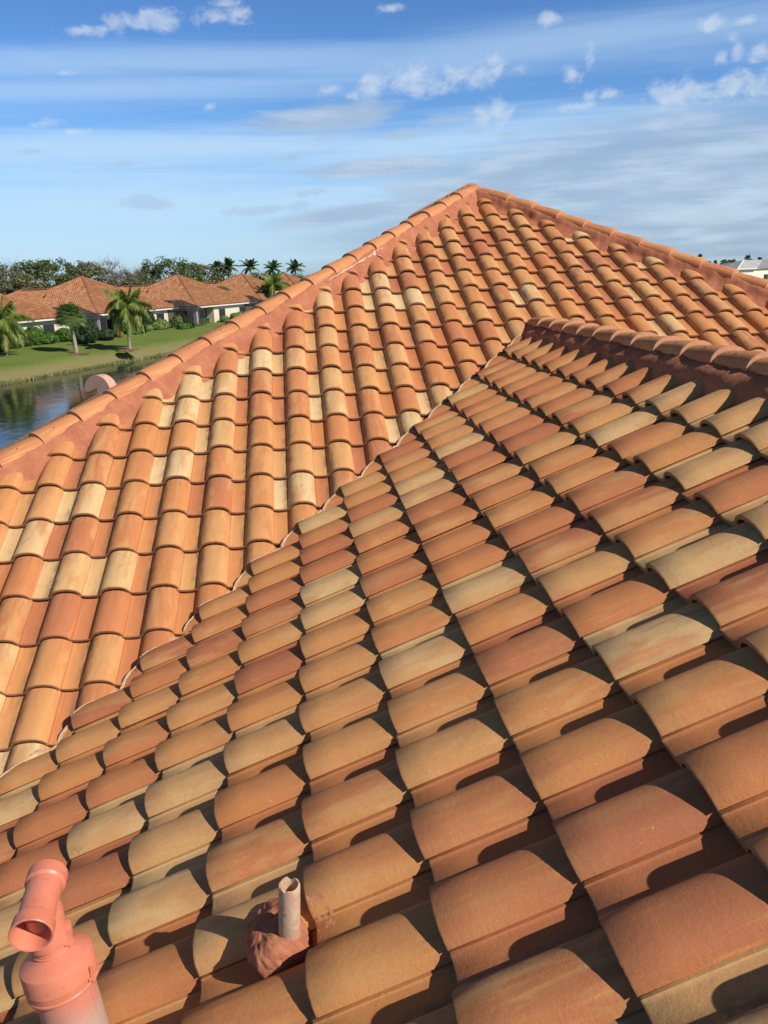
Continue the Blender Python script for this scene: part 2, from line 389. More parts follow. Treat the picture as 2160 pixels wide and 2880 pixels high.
def slope(name, parent, origin, ex, ey, us, vs, planes, hi=True, seed=0, skew=.0, colour=None):
    """a field of S tiles. origin = crest-free reference point of tile (0,0); planes = [(point, normal)] keep the side the normal points away from"""
    rng = random.Random(seed)
    ex, ey = np.array(ex, float), np.array(ey, float); ez = np.cross(ex, ey)
    G = GEO_HI if hi else GEO_LO
    V0, F0, K0 = G
    allV, allF, allK, allA = [], [], [], []
    base = 0
    corners = np.array([(-.02, 0, 0), (W+.004, 0, 0), (-.02, TL, 0), (W+.004, TL, 0)])
    prev = {}
    for v in vs:
        for u in us:
            o = np.array(origin)+ex*(u*W)+ey*(v*EXP)
            # plane test
            cw = o+corners[:, 0:1]*ex+corners[:, 1:2]*ey
            cut = []; out = False
            ctr = o+ex*(W/2)+ey*(EXP/2)
            for (pp, pn) in (planes(ctr) if callable(planes) else planes):
                d = (cw-np.array(pp))@np.array(pn)
                if d.min() > 0: out = True; break
                if d.max() > 0: cut.append((np.array(pp), np.array(pn)))
            if out: continue
            r1 = rng.random(); r2 = rng.random()
            if colour: r1 = colour(u, v, r1)
            jx, jy, jr, jh = rng.gauss(0, .0018), rng.gauss(0, .0040), rng.gauss(0, .0055), abs(rng.gauss(0, .0018))
            jy += .005*nz(u*.23+seed, v*.8, 1.); jh += .003*(1+nz(u*.31, v*.31, seed+.5))
            V = V0.copy()
            x, y = V[:, 0]-W/2, V[:, 1]
            V[:, 0] = x*math.cos(jr)-y*math.sin(jr)+W/2+jx; V[:, 1] = x*math.sin(jr)+y*math.cos(jr)+jy; V[:, 2] += jh
            loc = V0.copy()
            F, K = F0, K0
            if hi:                                  # small chips along the butt edge
                msk = V0[:, 1] < 1e-6
                ph = rng.random()*100
                V[msk, 1] += np.array([(.0020*nz(ph+k*1.7)+(.006*max(0, nz(ph*3+k*.45)-.42))) for k in range(msk.sum())])
            if cut:
                bm = bmesh.new(); ly = bm.verts.layers.float_vector.new('loc')
                bv = [bm.verts.new(p) for p in V]
                for k, q in enumerate(bv): q[ly] = Vector(loc[k])
                for f_, k in zip(F, K):
                    try: bf = bm.faces.new([bv[i] for i in f_]); bf.material_index = k
                    except ValueError: pass
                for pp, pn in cut:
                    lp = Vector(((pp-o)@ex, (pp-o)@ey, (pp-o)@ez)); ln = Vector((pn@ex, pn@ey, pn@ez))
                    res = bmesh.ops.bisect_plane(bm, geom=bm.verts[:]+bm.edges[:]+bm.faces[:], plane_co=lp, plane_no=ln, clear_outer=True)
                    ed = [e for e in res['geom_cut'] if isinstance(e, bmesh.types.BMEdge)]
                    nf = bmesh.ops.edgenet_fill(bm, edges=ed)['faces'] if ed else []
                    for q in nf: q.material_index = 1
                bm.verts.index_update()
                V = np.array([q.co[:] for q in bm.verts]).reshape(-1, 3); loc = np.array([q[ly][:] for q in bm.verts]).reshape(-1, 3)
                F = [[q.index for q in f_.verts] for f_ in bm.faces]; K = [f_.material_index for f_ in bm.faces]
                bm.free()
                if not len(V): continue
            Wd = o+V[:, 0:1]*ex+V[:, 1:2]*ey+V[:, 2:3]*ez
            allV.append(Wd); allF += [tuple(i+base for i in f_) for f_ in F]; allK += K; base += len(V)
            a = np.empty((len(V), 4)); a[:, 0] = r1; a[:, 1] = r2; a[:, 2] = loc[:, 0]; a[:, 3] = loc[:, 1]; allA.append(a)
    V = np.concatenate(allV); A = np.concatenate(allA)
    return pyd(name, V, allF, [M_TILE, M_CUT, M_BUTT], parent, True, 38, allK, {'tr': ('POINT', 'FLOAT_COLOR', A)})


house = empty('tiled_house', (2.3, 2., 0), 0, 'near house whose blended terracotta barrel tile roof fills the foreground', 'house')
house_inv = Matrix.Translation((-2.3, -2., 0))
def adopt(o): o.parent = house; o.matrix_parent_inverse = house_inv; return o

# reference planes (tile frame zero) below crest / notch
offA = (STEP+CREST); offB = (STEP+.0125)
nA = np.array([0, -sT, cT]); nB = np.array([-sT, 0, cT])
# origin of tile (0,0): crest of column 0 / row 0 lies at (-1.8964, 7.3799, 5.6936)
oA = np.array([-1.8964, 7.3799, 5.6936])-nA*offA-np.array([.208, 0, 0])
oB = np.array([-.0598, 2.3763, 4.6045])-nB*offB+np.array([0, W, 0])
exA, eyA = (1, 0, 0), (0, cT, sT)
exB, eyB = (0, -1, 0), (cT, 0, sT)
r2 = math.sqrt(.5)
# vertical cutting planes: hips and valley
zrefA = lambda y: (oA[2]-tT*oA[1])+tT*y
zrefB = lambda x: (oB[2]-tT*oB[0])+tT*x
vdiff = ((oA[2]-tT*oA[1])-(oB[2]-tT*oB[0]))/tT     # valley: x = y + vdiff
hipL = ((AX, AY, 0), (-r2, r2, 0)); hipR = ((AX, AY, 0), (r2, r2, 0))
valA = ((vdiff, 0, 0), (r2, -r2, 0)); valA2 = ((vdiff+.035, 0, 0), (r2, -r2, 0))
VLX = 2*WX-vdiff                                   # right-hand valley of the wing: x = -y + VLX... built by mirror
slope_seed = 11


def colA(u, v, r):
    return r


# main slope: clipped by both hips and, below the wing ridge, by the two valleys of the wing
def inwing(y): return y


mirv = ((2*WX-(vdiff+.03), 0, 0), (-r2, -r2, 0))
valB = ((vdiff, 0, 0), (-r2, r2, 0))
hipLi = ((AX+.115*r2, AY-.115*r2, 0), (-r2, r2, 0)); hipRi = ((AX-.115*r2, AY-.115*r2, 0), (r2, r2, 0))
plA = lambda c: [hipLi, hipRi, ((vdiff+.03, 0, 0), (r2, -r2, 0)) if c[0] < WX else mirv]
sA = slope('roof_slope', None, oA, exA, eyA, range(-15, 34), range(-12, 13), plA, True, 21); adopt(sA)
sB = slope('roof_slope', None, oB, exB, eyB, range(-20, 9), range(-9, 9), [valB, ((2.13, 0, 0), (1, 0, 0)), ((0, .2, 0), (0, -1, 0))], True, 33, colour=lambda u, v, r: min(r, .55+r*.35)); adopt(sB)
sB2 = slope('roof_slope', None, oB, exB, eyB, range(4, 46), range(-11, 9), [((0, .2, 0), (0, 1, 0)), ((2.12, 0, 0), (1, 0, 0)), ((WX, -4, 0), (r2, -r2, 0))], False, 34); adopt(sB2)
# wing slope facing right, hidden main slopes
oW = np.array([2*WX-oB[0], oB[1]-W, oB[2]])
sW = slope('roof_slope', None, oW, (0, 1, 0), (-cT, 0, sT), range(-46, 22), range(-11, 9), [((2*WX-vdiff, 0, 0), (r2, r2, 0)), ((2*WX-2.12, 0, 0), (-1, 0, 0)), ((WX, -4, 0), (-r2, -r2, 0))], False, 35)
adopt(sW)
zap = zrefA(AY)
oL = np.array([AX-9.0, 8.3, zap-9.0*tT]); sL = slope('roof_slope', None, oL, (0, -1, 0), (cT, 0, sT), range(-40, 30), range(0, 29), [((AX, AY, 0), (r2, -r2, 0)), ((AX, 16., 0), (r2, r2, 0)), ((AX-.08, 0, 0), (1, 0, 0))], False, 36); adopt(sL)
oR = np.array([AX+9.0, 8.3, zap-9.0*tT]); sR = slope('roof_slope', None, oR, (0, 1, 0), (-cT, 0, sT), range(-30, 40), range(0, 29), [((AX, AY, 0), (-r2, -r2, 0)), ((AX, 16., 0), (-r2, r2, 0)), ((AX+.08, 0, 0), (-1, 0, 0))], False, 37); adopt(sR)
oK = np.array([AX, 25., zap-9.0*tT]); sK = slope('roof_slope', None, oK, (-1, 0, 0), (0, -cT, sT), range(-31, 31), range(0, 29), [((AX, 16., 0), (r2, -r2, 0)), ((AX, 16., 0), (-r2, -r2, 0))], False, 38); adopt(sK)
oF = np.array([WX, -10., zrefB(WX)-6.0*tT]); sF = slope('roof_slope', None, oF, (1, 0, 0), (0, cT, sT), range(-21, 21), range(0, 19), [((WX, -4., 0), (r2, r2, 0)), ((WX, -4., 0), (-r2, r2, 0))], False, 39); adopt(sF)

# decking and body of the house below the tiles
mb = MB(); e = .05
ye = AY-9.0; zE = zap-9.*tT-e
mb.add([(AX-9, ye, zE), (AX+9, ye, zE), (AX+9, 25, zE), (AX-9, 25, zE), (AX, AY, zap-e), (AX, 16, zap-e)],
       [(0, 1, 4), (1, 2, 5, 4), (2, 3, 5), (3, 0, 4, 5), (0, 3, 2, 1)])
zw = zrefB(WX)-e; zWe = zw-6*tT
yv = WX-vdiff
mb.add([(WX-6, -10, zWe), (WX+6, -10, zWe), (WX+6, 2.6, zWe), (WX-6, 2.6, zWe), (WX, -4, zw), (WX, yv, zw), (WX-6, yv-6, zWe), (WX+6, yv-6, zWe)],
       [(0, 1, 4), (1, 7, 5, 4), (6, 0, 4, 5), (0, 6, 3, 2, 7, 1)])
adopt(mb.build('roof_deck', flat('roof_felt', (.30, .16, .09), .9)))
mb = MB(); mb.box((AX-8.5, ye+.5, 0), (AX+8.5, 24.5, zE-.06)); mb.box((WX-5.5, -9.5, .003), (WX+5.5, 2.2, zWe-.06))
adopt(mb.build('wall', M_STUCCO))

# metal valley under the two slopes
mb = MB(); V = []; n = 30
for i in range(n+1):
    x = -3.7+(WX+3.7-.05)*i/n; y = x-vdiff; z = zrefA(y)
    for wv, hz in ((-.20, 0.012), (-.012, -.004), (0, .018), (.012, -.004), (.20, 0.012)):
        px, py = x+wv*r2, y-wv*r2
        zz = max(zrefA(py), zrefB(px)) if abs(wv) > .1 else z
        V.append((px, py, zz+hz-.01))
F = [(5*i+k, 5*i+k+1, 5*i+k+6, 5*i+k+5) for i in range(n) for k in range(4)]
adopt(pyd('valley_flashing', V, F, [M_FLASH]))


def cap_mesh(name, seedv, length=.42):
    rng = random.Random(seedv); n = 20; V = []; F = []; A = []
    ys = [0., .004, .1, .2, .3, length]; rr = rng.random(); ph = rng.random()*50
    def ring(y, off):
        f_ = y/length; R = .112-.018*f_-off; Hh = .092-.018*f_-off; lift = .010*(1-y/.355)
        for i in range(n+1):
            a = math.pi*i/n
            x = R*math.cos(a)*(1 if True else 1); z = Hh*abs(math.sin(a))**.85+lift
            yy = y+(.0018*nz(ph+i*.9) if y == 0 else 0)
            V.append((x, yy, z-(.002 if y == 0 and off == 0 else 0))); A.append((rr, rng.random(), R*(a-1.57), y))
    for y in ys: ring(y, 0.)
    ring(0., .026); ring(length, .018)
    m = n+1
    for j in range(len(ys)-1):
        for i in range(n): F.append((j*m+i, j*m+i+1, (j+1)*m+i+1, (j+1)*m+i))
    b0, b1 = len(ys)*m, (len(ys)+1)*m
    for i in range(n):
        F.append((i+1, i, b0+i, b0+i+1)); F.append((b0+i+1, b0+i, b1+i, b1+i+1))
        F.append(((len(ys)-1)*m+i, (len(ys)-1)*m+i+1, b1+i+1, b1+i))
    F.append((0, b0, b1, (len(ys)-1)*m)[::-1]); 
    me = bpy.data.meshes.new(name); me.from_pydata(V, [], F); me.materials.append(M_RIDGE); me.materials.append(M_NAIL)
    me.polygons.foreach_set('use_smooth', np.ones(len(F), dtype=bool))
    a = me.attributes.new('tr', 'FLOAT_COLOR', 'POINT'); a.data.foreach_set('color', np.array(A, dtype=np.float32).ravel())
    # a dark nail head on the flank
    bm = bmesh.new(); bm.from_mesh(me)
    bmesh.ops.recalc_face_normals(bm, faces=bm.faces[:])
    for sgn in (1, -1):
        if rng.random() < .75:
            q = bmesh.ops.create_icosphere(bm, subdivisions=1, radius=.0062)
            ang = 1.05+rng.uniform(-.25, .1); yn = .17+rng.uniform(-.05, .05)
            R = .112-.018*yn/length; Hh = .092-.018*yn/length
            p = Vector((sgn*R*math.cos(ang)*.6+sgn*.02, yn, 0)); xx = abs(p.x)/R; p.z = Hh*math.sqrt(max(0, 1-xx*xx))**.85+.010*(1-yn/.355)
            for vv in q['verts']: vv.co += p
            for f_ in {f_ for vv in q['verts'] for f_ in vv.link_faces}: f_.material_index = 1
    bm.to_mesh(me); bm.free(); me.update(); me.set_sharp_from_angle(angle=math.radians(40))
    return me


M_NAIL = flat('rusty_nail', (.06, .03, .02), .7)
CAPS = [cap_mesh('ridge_cap', 100+i) for i in range(9)]


def hip(pts_start, d, count, lift_pt, parent_name, seedv=0):
    """a run of ridge caps: first butt at pts_start, d = 3D step vector up the hip"""
    root = bpy.data.objects.new(parent_name, None); C.objects.link(root)
    adopt(root)
    rng = random.Random(seedv)
    d = Vector(d); ey = d.normalized(); side = Vector((ey.y, -ey.x, 0)).normalized(); ez = side.cross(ey)
    for k in range(count):
        p = Vector(pts_start)+d*k
        o = bpy.data.objects.new('ridge_cap', CAPS[rng.randrange(len(CAPS))]); C.objects.link(o); o.parent = root
        m = Matrix.Identity(4)
        for i in range(3): m[i][0] = side[i]; m[i][1] = ey[i]; m[i][2] = ez[i]; m[i][3] = p[i]
        m = m @ Matrix.Rotation(rng.gauss(0, .012), 4, 'Z') @ Matrix.Rotation(rng.gauss(0, .02), 4, 'Y')
        o.matrix_world = root.matrix_world @ m
        o.matrix_parent_inverse = Matrix.Identity(4); o.matrix_basis = house_inv.inverted()@Matrix.Identity(4) if False else m
    return root


CAPH = .092+.010                                  # cap crest above its own base line
zcA = lambda y: zA+tT*y                           # crest plane of A
up3 = (1/math.sqrt(2+tT*tT))
# left hip
stp = .361/math.sqrt(2+tT*tT)
hc = AX-AY
x0 = -2.060-stp*14
hipb = lambda x, y, up_=.085: zcA(y)+up_-CAPH*1.04
nL = int((AX-.05-x0)/stp)+1
hip((x0, x0-hc, hipb(x0, x0-hc)), (stp, stp, stp*tT), nL, None, 'hip_ridge', 1)
# right hip
stp2 = .3635/math.sqrt(2+tT*tT)
xr = 2.70; kr = 28
xs = xr+stp2*kr; ys_ = AX+AY-xs
hip((xs, ys_, hipb(xs, ys_)), (-stp2, stp2, stp2*tT), kr+1, None, 'hip_ridge', 2)
# far ridge and back hips
hip((AX, AY+.155, zcA(AY)+.085-CAPH), (0, .356, 0), 15, None, 'hip_ridge', 3)
# wing ridge: butts towards the viewer
y0 = 4.075-.355*20
nW = int((7.62-y0)/.355)
hip((WX, y0, 5.873-CAPH), (0, .355, 0), nW+1, None, 'hip_ridge', 4)


def mortar_strip(name, p0, p1, perp, refz, prof, nseg=160, seedv=0):
    """mortar bed beside a hip: p(s) along the hip in plan, then out along perp; refz(x,y) is the tile pan plane"""
    V = []; F = []; m = len(prof)
    for i in range(nseg+1):
        f_ = i/nseg; x = p0[0]+(p1[0]-p0[0])*f_; y = p0[1]+(p1[1]-p0[1])*f_; s = f_*math.hypot(p1[0]-p0[0], p1[1]-p0[1])
        for j, (wv, h) in enumerate(prof):
            w2 = wv*(1+.20*nz(s*3.1+seedv, j*.2)+.10*nz(s*9+seedv, 3.)) if j > 1 else wv
            px, py = x+perp[0]*w2, y+perp[1]*w2
            hh = h+(.018*nz(s*4.3+seedv, wv*9, 7.)+.011*nz(s*13, wv*22, seedv)+.006*nz(s*34, wv*50, seedv) if j > 0 else 0)
            V.append((px, py, refz(px, py)+hh))
    for i in range(nseg):
        for j in range(m-1): F.append((i*m+j, i*m+j+1, (i+1)*m+j+1, (i+1)*m+j))
    o = pyd(name, V, F, [M_MORTAR], None, True); adopt(o); return o


MP = [(-.03, .10), (.06, .130), (.095, .153), (.112, .148), (.130, .116), (.146, .086), (.165, .062), (.195, .046), (.230, .028), (.262, .008), (.29, -.025)]
MPR = MP
zpanA = lambda x, y: zrefA(y)+.006
mortar_strip('mortar_bed', (-6.6, -6.6-hc), (AX, AY), (r2, -r2), zpanA, MP, 800, 1)
mortar_strip('mortar_bed', (AX+8.9, AY-8.9), (AX, AY), (-r2, -r2), zpanA, MPR, 800, 2)
zpanL = lambda x, y: zap+tT*(x-AX)+.006
zpanR = lambda x, y: zap-tT*(x-AX)+.006
mortar_strip('mortar_bed', (-6.6, -6.6-hc), (AX, AY), (-r2, r2), zpanL, MP, 160, 3)
mortar_strip('mortar_bed', (AX+8.9, AY-8.9), (AX, AY), (r2, r2), zpanR, MPR, 160, 4)
MPW = [(-.03, .06), (.08, .085), (.105, .106), (.130, .104), (.160, .100), (.182, .096), (.195, .085), (.204, .060), (.214, .03), (.225, -.02)]
zpB = lambda x, y: zrefB(x)+.012
zpBr = lambda x, y: zrefB(2*WX-x)+.012
mortar_strip('mortar_bed', (WX, -4), (WX, 7.72), (-1, 0), zpB, MPW, 800, 5)
mortar_strip('mortar_bed', (WX, -4), (WX, 7.72), (1, 0), zpBr, MPW, 120, 6)
# apex lump of mortar and plugs at the ends of the pans

# ------------------------------------------------------------------ fixtures on the near roof
from mathutils.bvhtree import BVHTree
def bvh_of(o):
    return BVHTree.FromPolygons([v.co[:] for v in o.data.vertices], [tuple(p.vertices) for p in o.data.polygons])
BV = bvh_of(sB)
nBv = Vector(nB)
def on_tiles(x, y, up_=.4):
    """point of the tile surface of the wing slope under/over plan position measured square to the slope"""
    base = Vector((x, y, zrefB(x)))
    h = BV.ray_cast(base+nBv*up_, -nBv, up_+.2)
    return (h[0] if h[0] is not None else base)


def patch(mb, cx, cy, rx, ry, h, seedv, rot=0., n=26, edge=.25, power=2.6, hfun=None, mi=0):
    """irregular dab of mortar draped over the tiles; cx,cy in plan"""
    V = []; idx = {}; F = []
    for i in range(n+1):
        for j in range(n+1):
            a, b = -1.25+2.5*i/n, -1.25+2.5*j/n
            r = (abs(a)**power+abs(b)**power)**(1/power)*(1+edge*nz(a*2.1+seedv, b*2.1, seedv)+.12*nz(a*7+seedv, b*7, 3.))
            if r > 1.08: continue
            ca, sa = math.cos(rot), math.sin(rot); x = cx+(a*ca-b*sa)*rx; y = cy+(a*sa+b*ca)*ry
            p = on_tiles(x, y); k = min(1, max(0, (1.06-r)/.22))**.5
            if hfun: q = hfun(x, y, p, k)
            else: q = p+nBv*(h*k*(1+.35*nz(x*40, y*40, seedv))-.003)
            idx[i, j] = len(V); V.append(q)
    for i in range(n):
        for j in range(n):
            ks = [(i, j), (i+1, j), (i+1, j+1), (i, j+1)]
            if all(k in idx for k in ks): F.append([idx[k] for k in ks])
    mb.add(V, F, mi)


def P3(x, y, dep):
    d = fw + rt*(x-1080)/FPX - up*(y-1440)/FPX
    return Vector(np.array([0, 0, H])+d*dep)


# --- small plumbing vent with its mortar collar
pb = P3(814, 2600, 2.085); pt = P3(813.5, 2488, 2.043)
pv = empty('plumbing_vent', pb, 0, 'chipped beige plumbing pipe standing in a lump of red mortar among the tiles', 'vent pipe')
pinv = Matrix.Translation(-pb)
def sub(o, root, inv): o.parent = root; o.matrix_parent_inverse = inv; return o
mb = MB(); ax = (pt-pb); L = ax.length; Mx = Matrix.Translation(pb)@ax.to_track_quat('Z', 'Y').to_matrix().to_4x4()
n = 36; V = []; rows = [(-.12, .0285), (0, .0285), (.03, .0287), (L-.03, .0282), (L-.008, .0284), (L, .0272), (L+.001, .0235), (L-.012, .0215), (L-.07, .021), (L-.2, .021)]
for (z, r) in rows:
    for i in range(n):
        t = 2*math.pi*i/n
        rr = r*(1+.03*nz(math.cos(t)*2, math.sin(t)*2, z*30)); zz = z
        if z > L-.02: zz += .006*nz(math.cos(t)*2.5+5, math.sin(t)*2.5, 2.)-.012*max(0, nz(math.cos(t)*1.3+9, math.sin(t)*1.3, 4.)-.15)
        V.append(Mx@Vector((rr*math.cos(t), rr*math.sin(t), zz)))
F = [(k*n+i, k*n+(i+1) % n, (k+1)*n+(i+1) % n, (k+1)*n+i) for k in range(len(rows)-1) for i in range(n)]
m_, t_, b_ = mat('flaking_painted_pvc', .7); co = t_.new('ShaderNodeTexCoord').outputs['Object']
c_ = t_.mix(t_.ss(t_.noise(co, 22., 6, .7, 1.), .4, .62), (.50, .31, .20), (.58, .42, .29))
c_ = t_.mix(t_.ss(t_.noise(t_.scale(co, (1, 1, .5)), 55., 5, .7, .5), .60, .66), c_, (.38, .20, .12))
t_.set(b_.inputs['Base Color'], c_)
bp_ = t_.new('ShaderNodeBump'); bp_.inputs['Strength'].default_value = .5; bp_.inputs['Distance'].default_value = .002; t_.set(bp_.inputs['Height'], t_.noise(co, 60., 5, .7)); t_.l.new(bp_.outputs[0], b_.inputs['Normal'])
sub(pyd('pipe', V, F, [m_], None, True, 50), pv, pinv)
OUT = [(-.212, 1.775), (-.200, 1.838), (-.150, 1.868), (-.085, 1.846), (-.064, 1.775), (-.060, 1.668), (-.110, 1.640), (-.165, 1.640), (-.200, 1.690)]
cxl, cyl = -.146, 1.748
NA, V, F = 150, [], []
def outline(t):
    # smooth polar outline through the given corners
    best = 0
    dxx, dyy = math.cos(t), math.sin(t)
    for (p, q) in zip(OUT, OUT[1:]+OUT[:1]):
        px, py, qx, qy = p[0]-cxl, p[1]-cyl, q[0]-cxl, q[1]-cyl; den = dxx*(py-qy)-dyy*(px-qx)
        if abs(den) < 1e-9: continue
        r_ = (px*(py-qy)-py*(px-qx))/den; s_ = (dxx*py-dyy*px)/den
        if r_ > 0 and -1e-6 <= s_ <= 1+1e-6: best = max(best, r_)
    return best
RR = [outline(2*math.pi*i/NA) for i in range(NA)]
RR = [(RR[i-2]+2*RR[i-1]+3*RR[i]+2*RR[(i+1) % NA]+RR[(i+2) % NA])/9 for i in range(NA)]
rings = [0., .1, .2, .3, .4, .5, .58, .65, .72, .78, .83, .87, .90, .93, .95, .97, .985, .995, 1.0, 1.005, 1.01, 1.013, 1.015]
drop = [0, 0, 0, 0, 0, 0, .001, .002, .003, .0045, .006, .009, .012, .018, .024, .034, .046, .060, .076, .092, .110, .130, .150]
for k, (f_, dr_) in enumerate(zip(rings, drop)):
    for i in range(NA):
        t_a = 2*math.pi*i/NA; r_ = RR[i]*f_*(1+(.05*nz(math.cos(t_a)*3, math.sin(t_a)*3, dr_*25)+.05*nz(math.cos(t_a)*11, math.sin(t_a)*11, dr_*50)+.025*nz(math.cos(t_a)*30, math.sin(t_a)*30, dr_*120))*min(1, f_*f_*1.1))
        x, y = cxl+math.cos(t_a)*r_, cyl+math.sin(t_a)*r_
        hh = .120-.40*max(0, -.165-x)-.25*max(0, y-1.79)-.10*max(0, x+.09)-dr_+.008*nz(x*28, y*28, 5.)+.004*nz(x*75, y*75, 1.)+.003*nz(x*170, y*170, 1.)
        V.append(Vector((x, y, zrefB(x)))+nBv*hh)
F = [(k*NA+i, k*NA+(i+1) % NA, (k+1)*NA+(i+1) % NA, (k+1)*NA+i) for k in range(len(rings)-1) for i in range(NA)]
m3, t_, b_ = mat('coarse_red_mortar', .95); co = t_.new('ShaderNodeTexCoord').outputs['Object']
c_ = t_.mix(t_.ss(t_.noise(co, 24., 6, .7), .3, .7), (.38, .138, .074), (.48, .200, .108)); c_ = t_.mix(t_.ss(t_.noise(co, 260., 3, .7), .60, .72), c_, (.50, .26, .17))
t_.set(b_.inputs['Base Color'], c_); b_.inputs['Specular IOR Level'].default_value = .15
bp_ = t_.new('ShaderNodeBump'); bp_.inputs['Strength'].default_value = .9; bp_.inputs['Distance'].default_value = .004; t_.set(bp_.inputs['Height'], t_.math('ADD', t_.noise(co, 90., 5, .7), t_.math('MULTIPLY', t_.noise(co, 330., 3, .7), .4))); t_.l.new(bp_.outputs[0], b_.inputs['Normal'])
lo_ = pyd('mortar_collar', V, F, [m3], None, True, 70); sub(lo_, pv, pinv)
mb = MB()
patch(mb, -.010, 1.752, .030, .056, .003, 11., .15, 34, .55, 2.6)
patch(mb, -.018, 1.850, .026, .026, .002, 17., .3, 22, .6, 2.6)
m2 = flat('pale_mortar', (.47, .205, .105), .95, .35, 22., bump=.35, bscale=130.)
sub(mb.build('mortar_smear', [m2], None, True, 60), pv, pinv)

# --- painted flue with tee cap
base_p = P3(215, 2880, 2.05); Mm, Mb = Vector((-.728, 1.600, 4.800)), Vector((-.742, 1.795, 4.812)); mid = (Mm+Mb)/2+Vector((.002, -.004, 0))
axis = (mid-base_p).normalized()
fl = empty('flue_vent', base_p-axis*.35, 0, 'salmon painted metal flue with a tee shaped cap at the lower corner of the roof', 'flue')
finv = Matrix.Translation(-(base_p-axis*.35))
Ms = lambda p, d: Matrix.Translation(p)@Vector(d).to_track_quat('Z', 'Y').to_matrix().to_4x4()
m_, t_, b_ = mat('salmon_paint', .42); co = t_.new('ShaderNodeTexCoord').outputs['Object']
c_ = t_.mix(t_.ss(t_.noise(co, 9., 5, .6), .3, .7), (.60, .190, .112), (.67, .230, .142))
c_ = t_.mix(t_.math('MULTIPLY', t_.ss(t_.noise(co, 45., 6, .75, .6), .52, .70), .55), c_, (.50, .135, .075))
t_.set(b_.inputs['Base Color'], c_); M_SAL = m_
bp_ = t_.new('ShaderNodeBump'); bp_.inputs['Strength'].default_value = .25; bp_.inputs['Distance'].default_value = .002; t_.set(bp_.inputs['Height'], t_.noise(co, 25., 5, .6)); t_.l.new(bp_.outputs[0], b_.inputs['Normal'])
m_, t_, b_ = mat('worn_painted_steel', .5); co = t_.new('ShaderNodeTexCoord').outputs['Object']; ox, oy, oz = t_.xyz(co)
fz = t_.math('ADD', oz, t_.math('MULTIPLY', t_.math('SUBTRACT', t_.noise(co, 14., 5, .7), .5), .16))
c_ = t_.mix(t_.ss(fz, 4.47, 4.60), (.50, .37, .29), (.64, .22, .15))
c_ = t_.mix(t_.math('MULTIPLY', t_.ss(t_.noise(co, 70., 5, .75), .55, .68), .6), c_, (.58, .24, .17))
c_ = t_.mix(t_.math('MULTIPLY', t_.ss(t_.noise(co, 120., 3, .7), .62, .7), .5), c_, (.42, .12, .07))
t_.set(b_.inputs['Base Color'], c_); b_.inputs['Metallic'].default_value = .15; M_STEEL = m_
zc0 = base_p+axis*((4.585-base_p.z)/axis.z)                       # bottom of the cap skirt
mb = MB(); prof = [(.0735, -.45), (.0735, .02)]
mb.lathe(prof, 56, Ms(zc0, axis))
# the folded seam of the spiral-lock pipe
sx = Vector((.95, -.3, 0)); sx = (sx-axis*sx.dot(axis)).normalized()
mb.bar(zc0+sx*.0735-axis*.45, zc0+sx*.0735, .0035, 0, 6)
sub(mb.build('pipe', [M_STEEL], None, True, 40), fl, finv)
mb = MB()
mb.lathe([(.074, -.012), (.088, -.006), (.0895, .000), (.0875, .004), (.0890, .020), (.0905, .022), (.0895, .027), (.0895, .066), (.0880, .071), (.0835, .075), (.066, .085), (.053, .092), (.0475, .0965)], 64, Ms(zc0, axis))
sub(mb.build('storm_collar', [M_SAL], None, True, 28), fl, finv)
neck = zc0+axis*.094
mb = MB(); mb.lathe([(.0475, .0), (.0475, .006), (.050, .0075), (.0475, .010), (.0470, .024), (.0535, .026), (.0545, .034), (.0545, .050), (.052, .052), (.0445, .056), (.0445, .115)], 56, Ms(neck, axis))
hd = (Mm-Mb).normalized()
sub(mb.build('neck', [M_SAL], None, True, 30), fl, finv)
mb = MB(); Lt = (Mm-Mb).length
mb.lathe([(.0395, .04), (.0405, .0), (.0455, -.002), (.0500, .001), (.0505, .036), (.0480, .040), (.0445, .043), (.0440, Lt-.046), (.0470, Lt-.042), (.0505, Lt-.038), (.0515, Lt-.002), (.0500, Lt), (.0465, Lt-.001), (.0440, Lt-.012), (.0405, Lt-.034), (.0395, Lt-.06), (.0395, .04)], 64, Ms(Mb, hd))
# swelling where the branch leaves the barrel
mb.lathe([(.046, -.075), (.0465, -.05), (.049, -.035), (.046, -.012), (.038, .006), (.02, .018)], 48, Ms((Mm+Mb)/2, axis))
sub(mb.build('tee_cap', [M_SAL], None, True, 28), fl, finv)
for c_p, r_ in ((neck+axis*.018, .0485), (zc0+axis*.010, .0905)):
    mb = MB(); sdir = Vector((.93, -.37, 0)); sdir = (sdir-axis*sdir.dot(axis)).normalized(); tdir = axis.cross(sdir)
    q = c_p+sdir*r_
    mb.bar(q-axis*.003+tdir*.002, q+axis*.034+sdir*.006+tdir*.004, .0055, 0, 6); mb.bar(q-axis*.010+tdir*.003, q-axis*.002+tdir*.003+sdir*.004, .0048, 0, 8)
    mb.bar(q+axis*.004-tdir*.010+sdir*.001, q+axis*.004+tdir*.012+sdir*.001, .0035, 0, 6)
    sub(mb.build('clamp', [M_SAL], None, False), fl, finv)

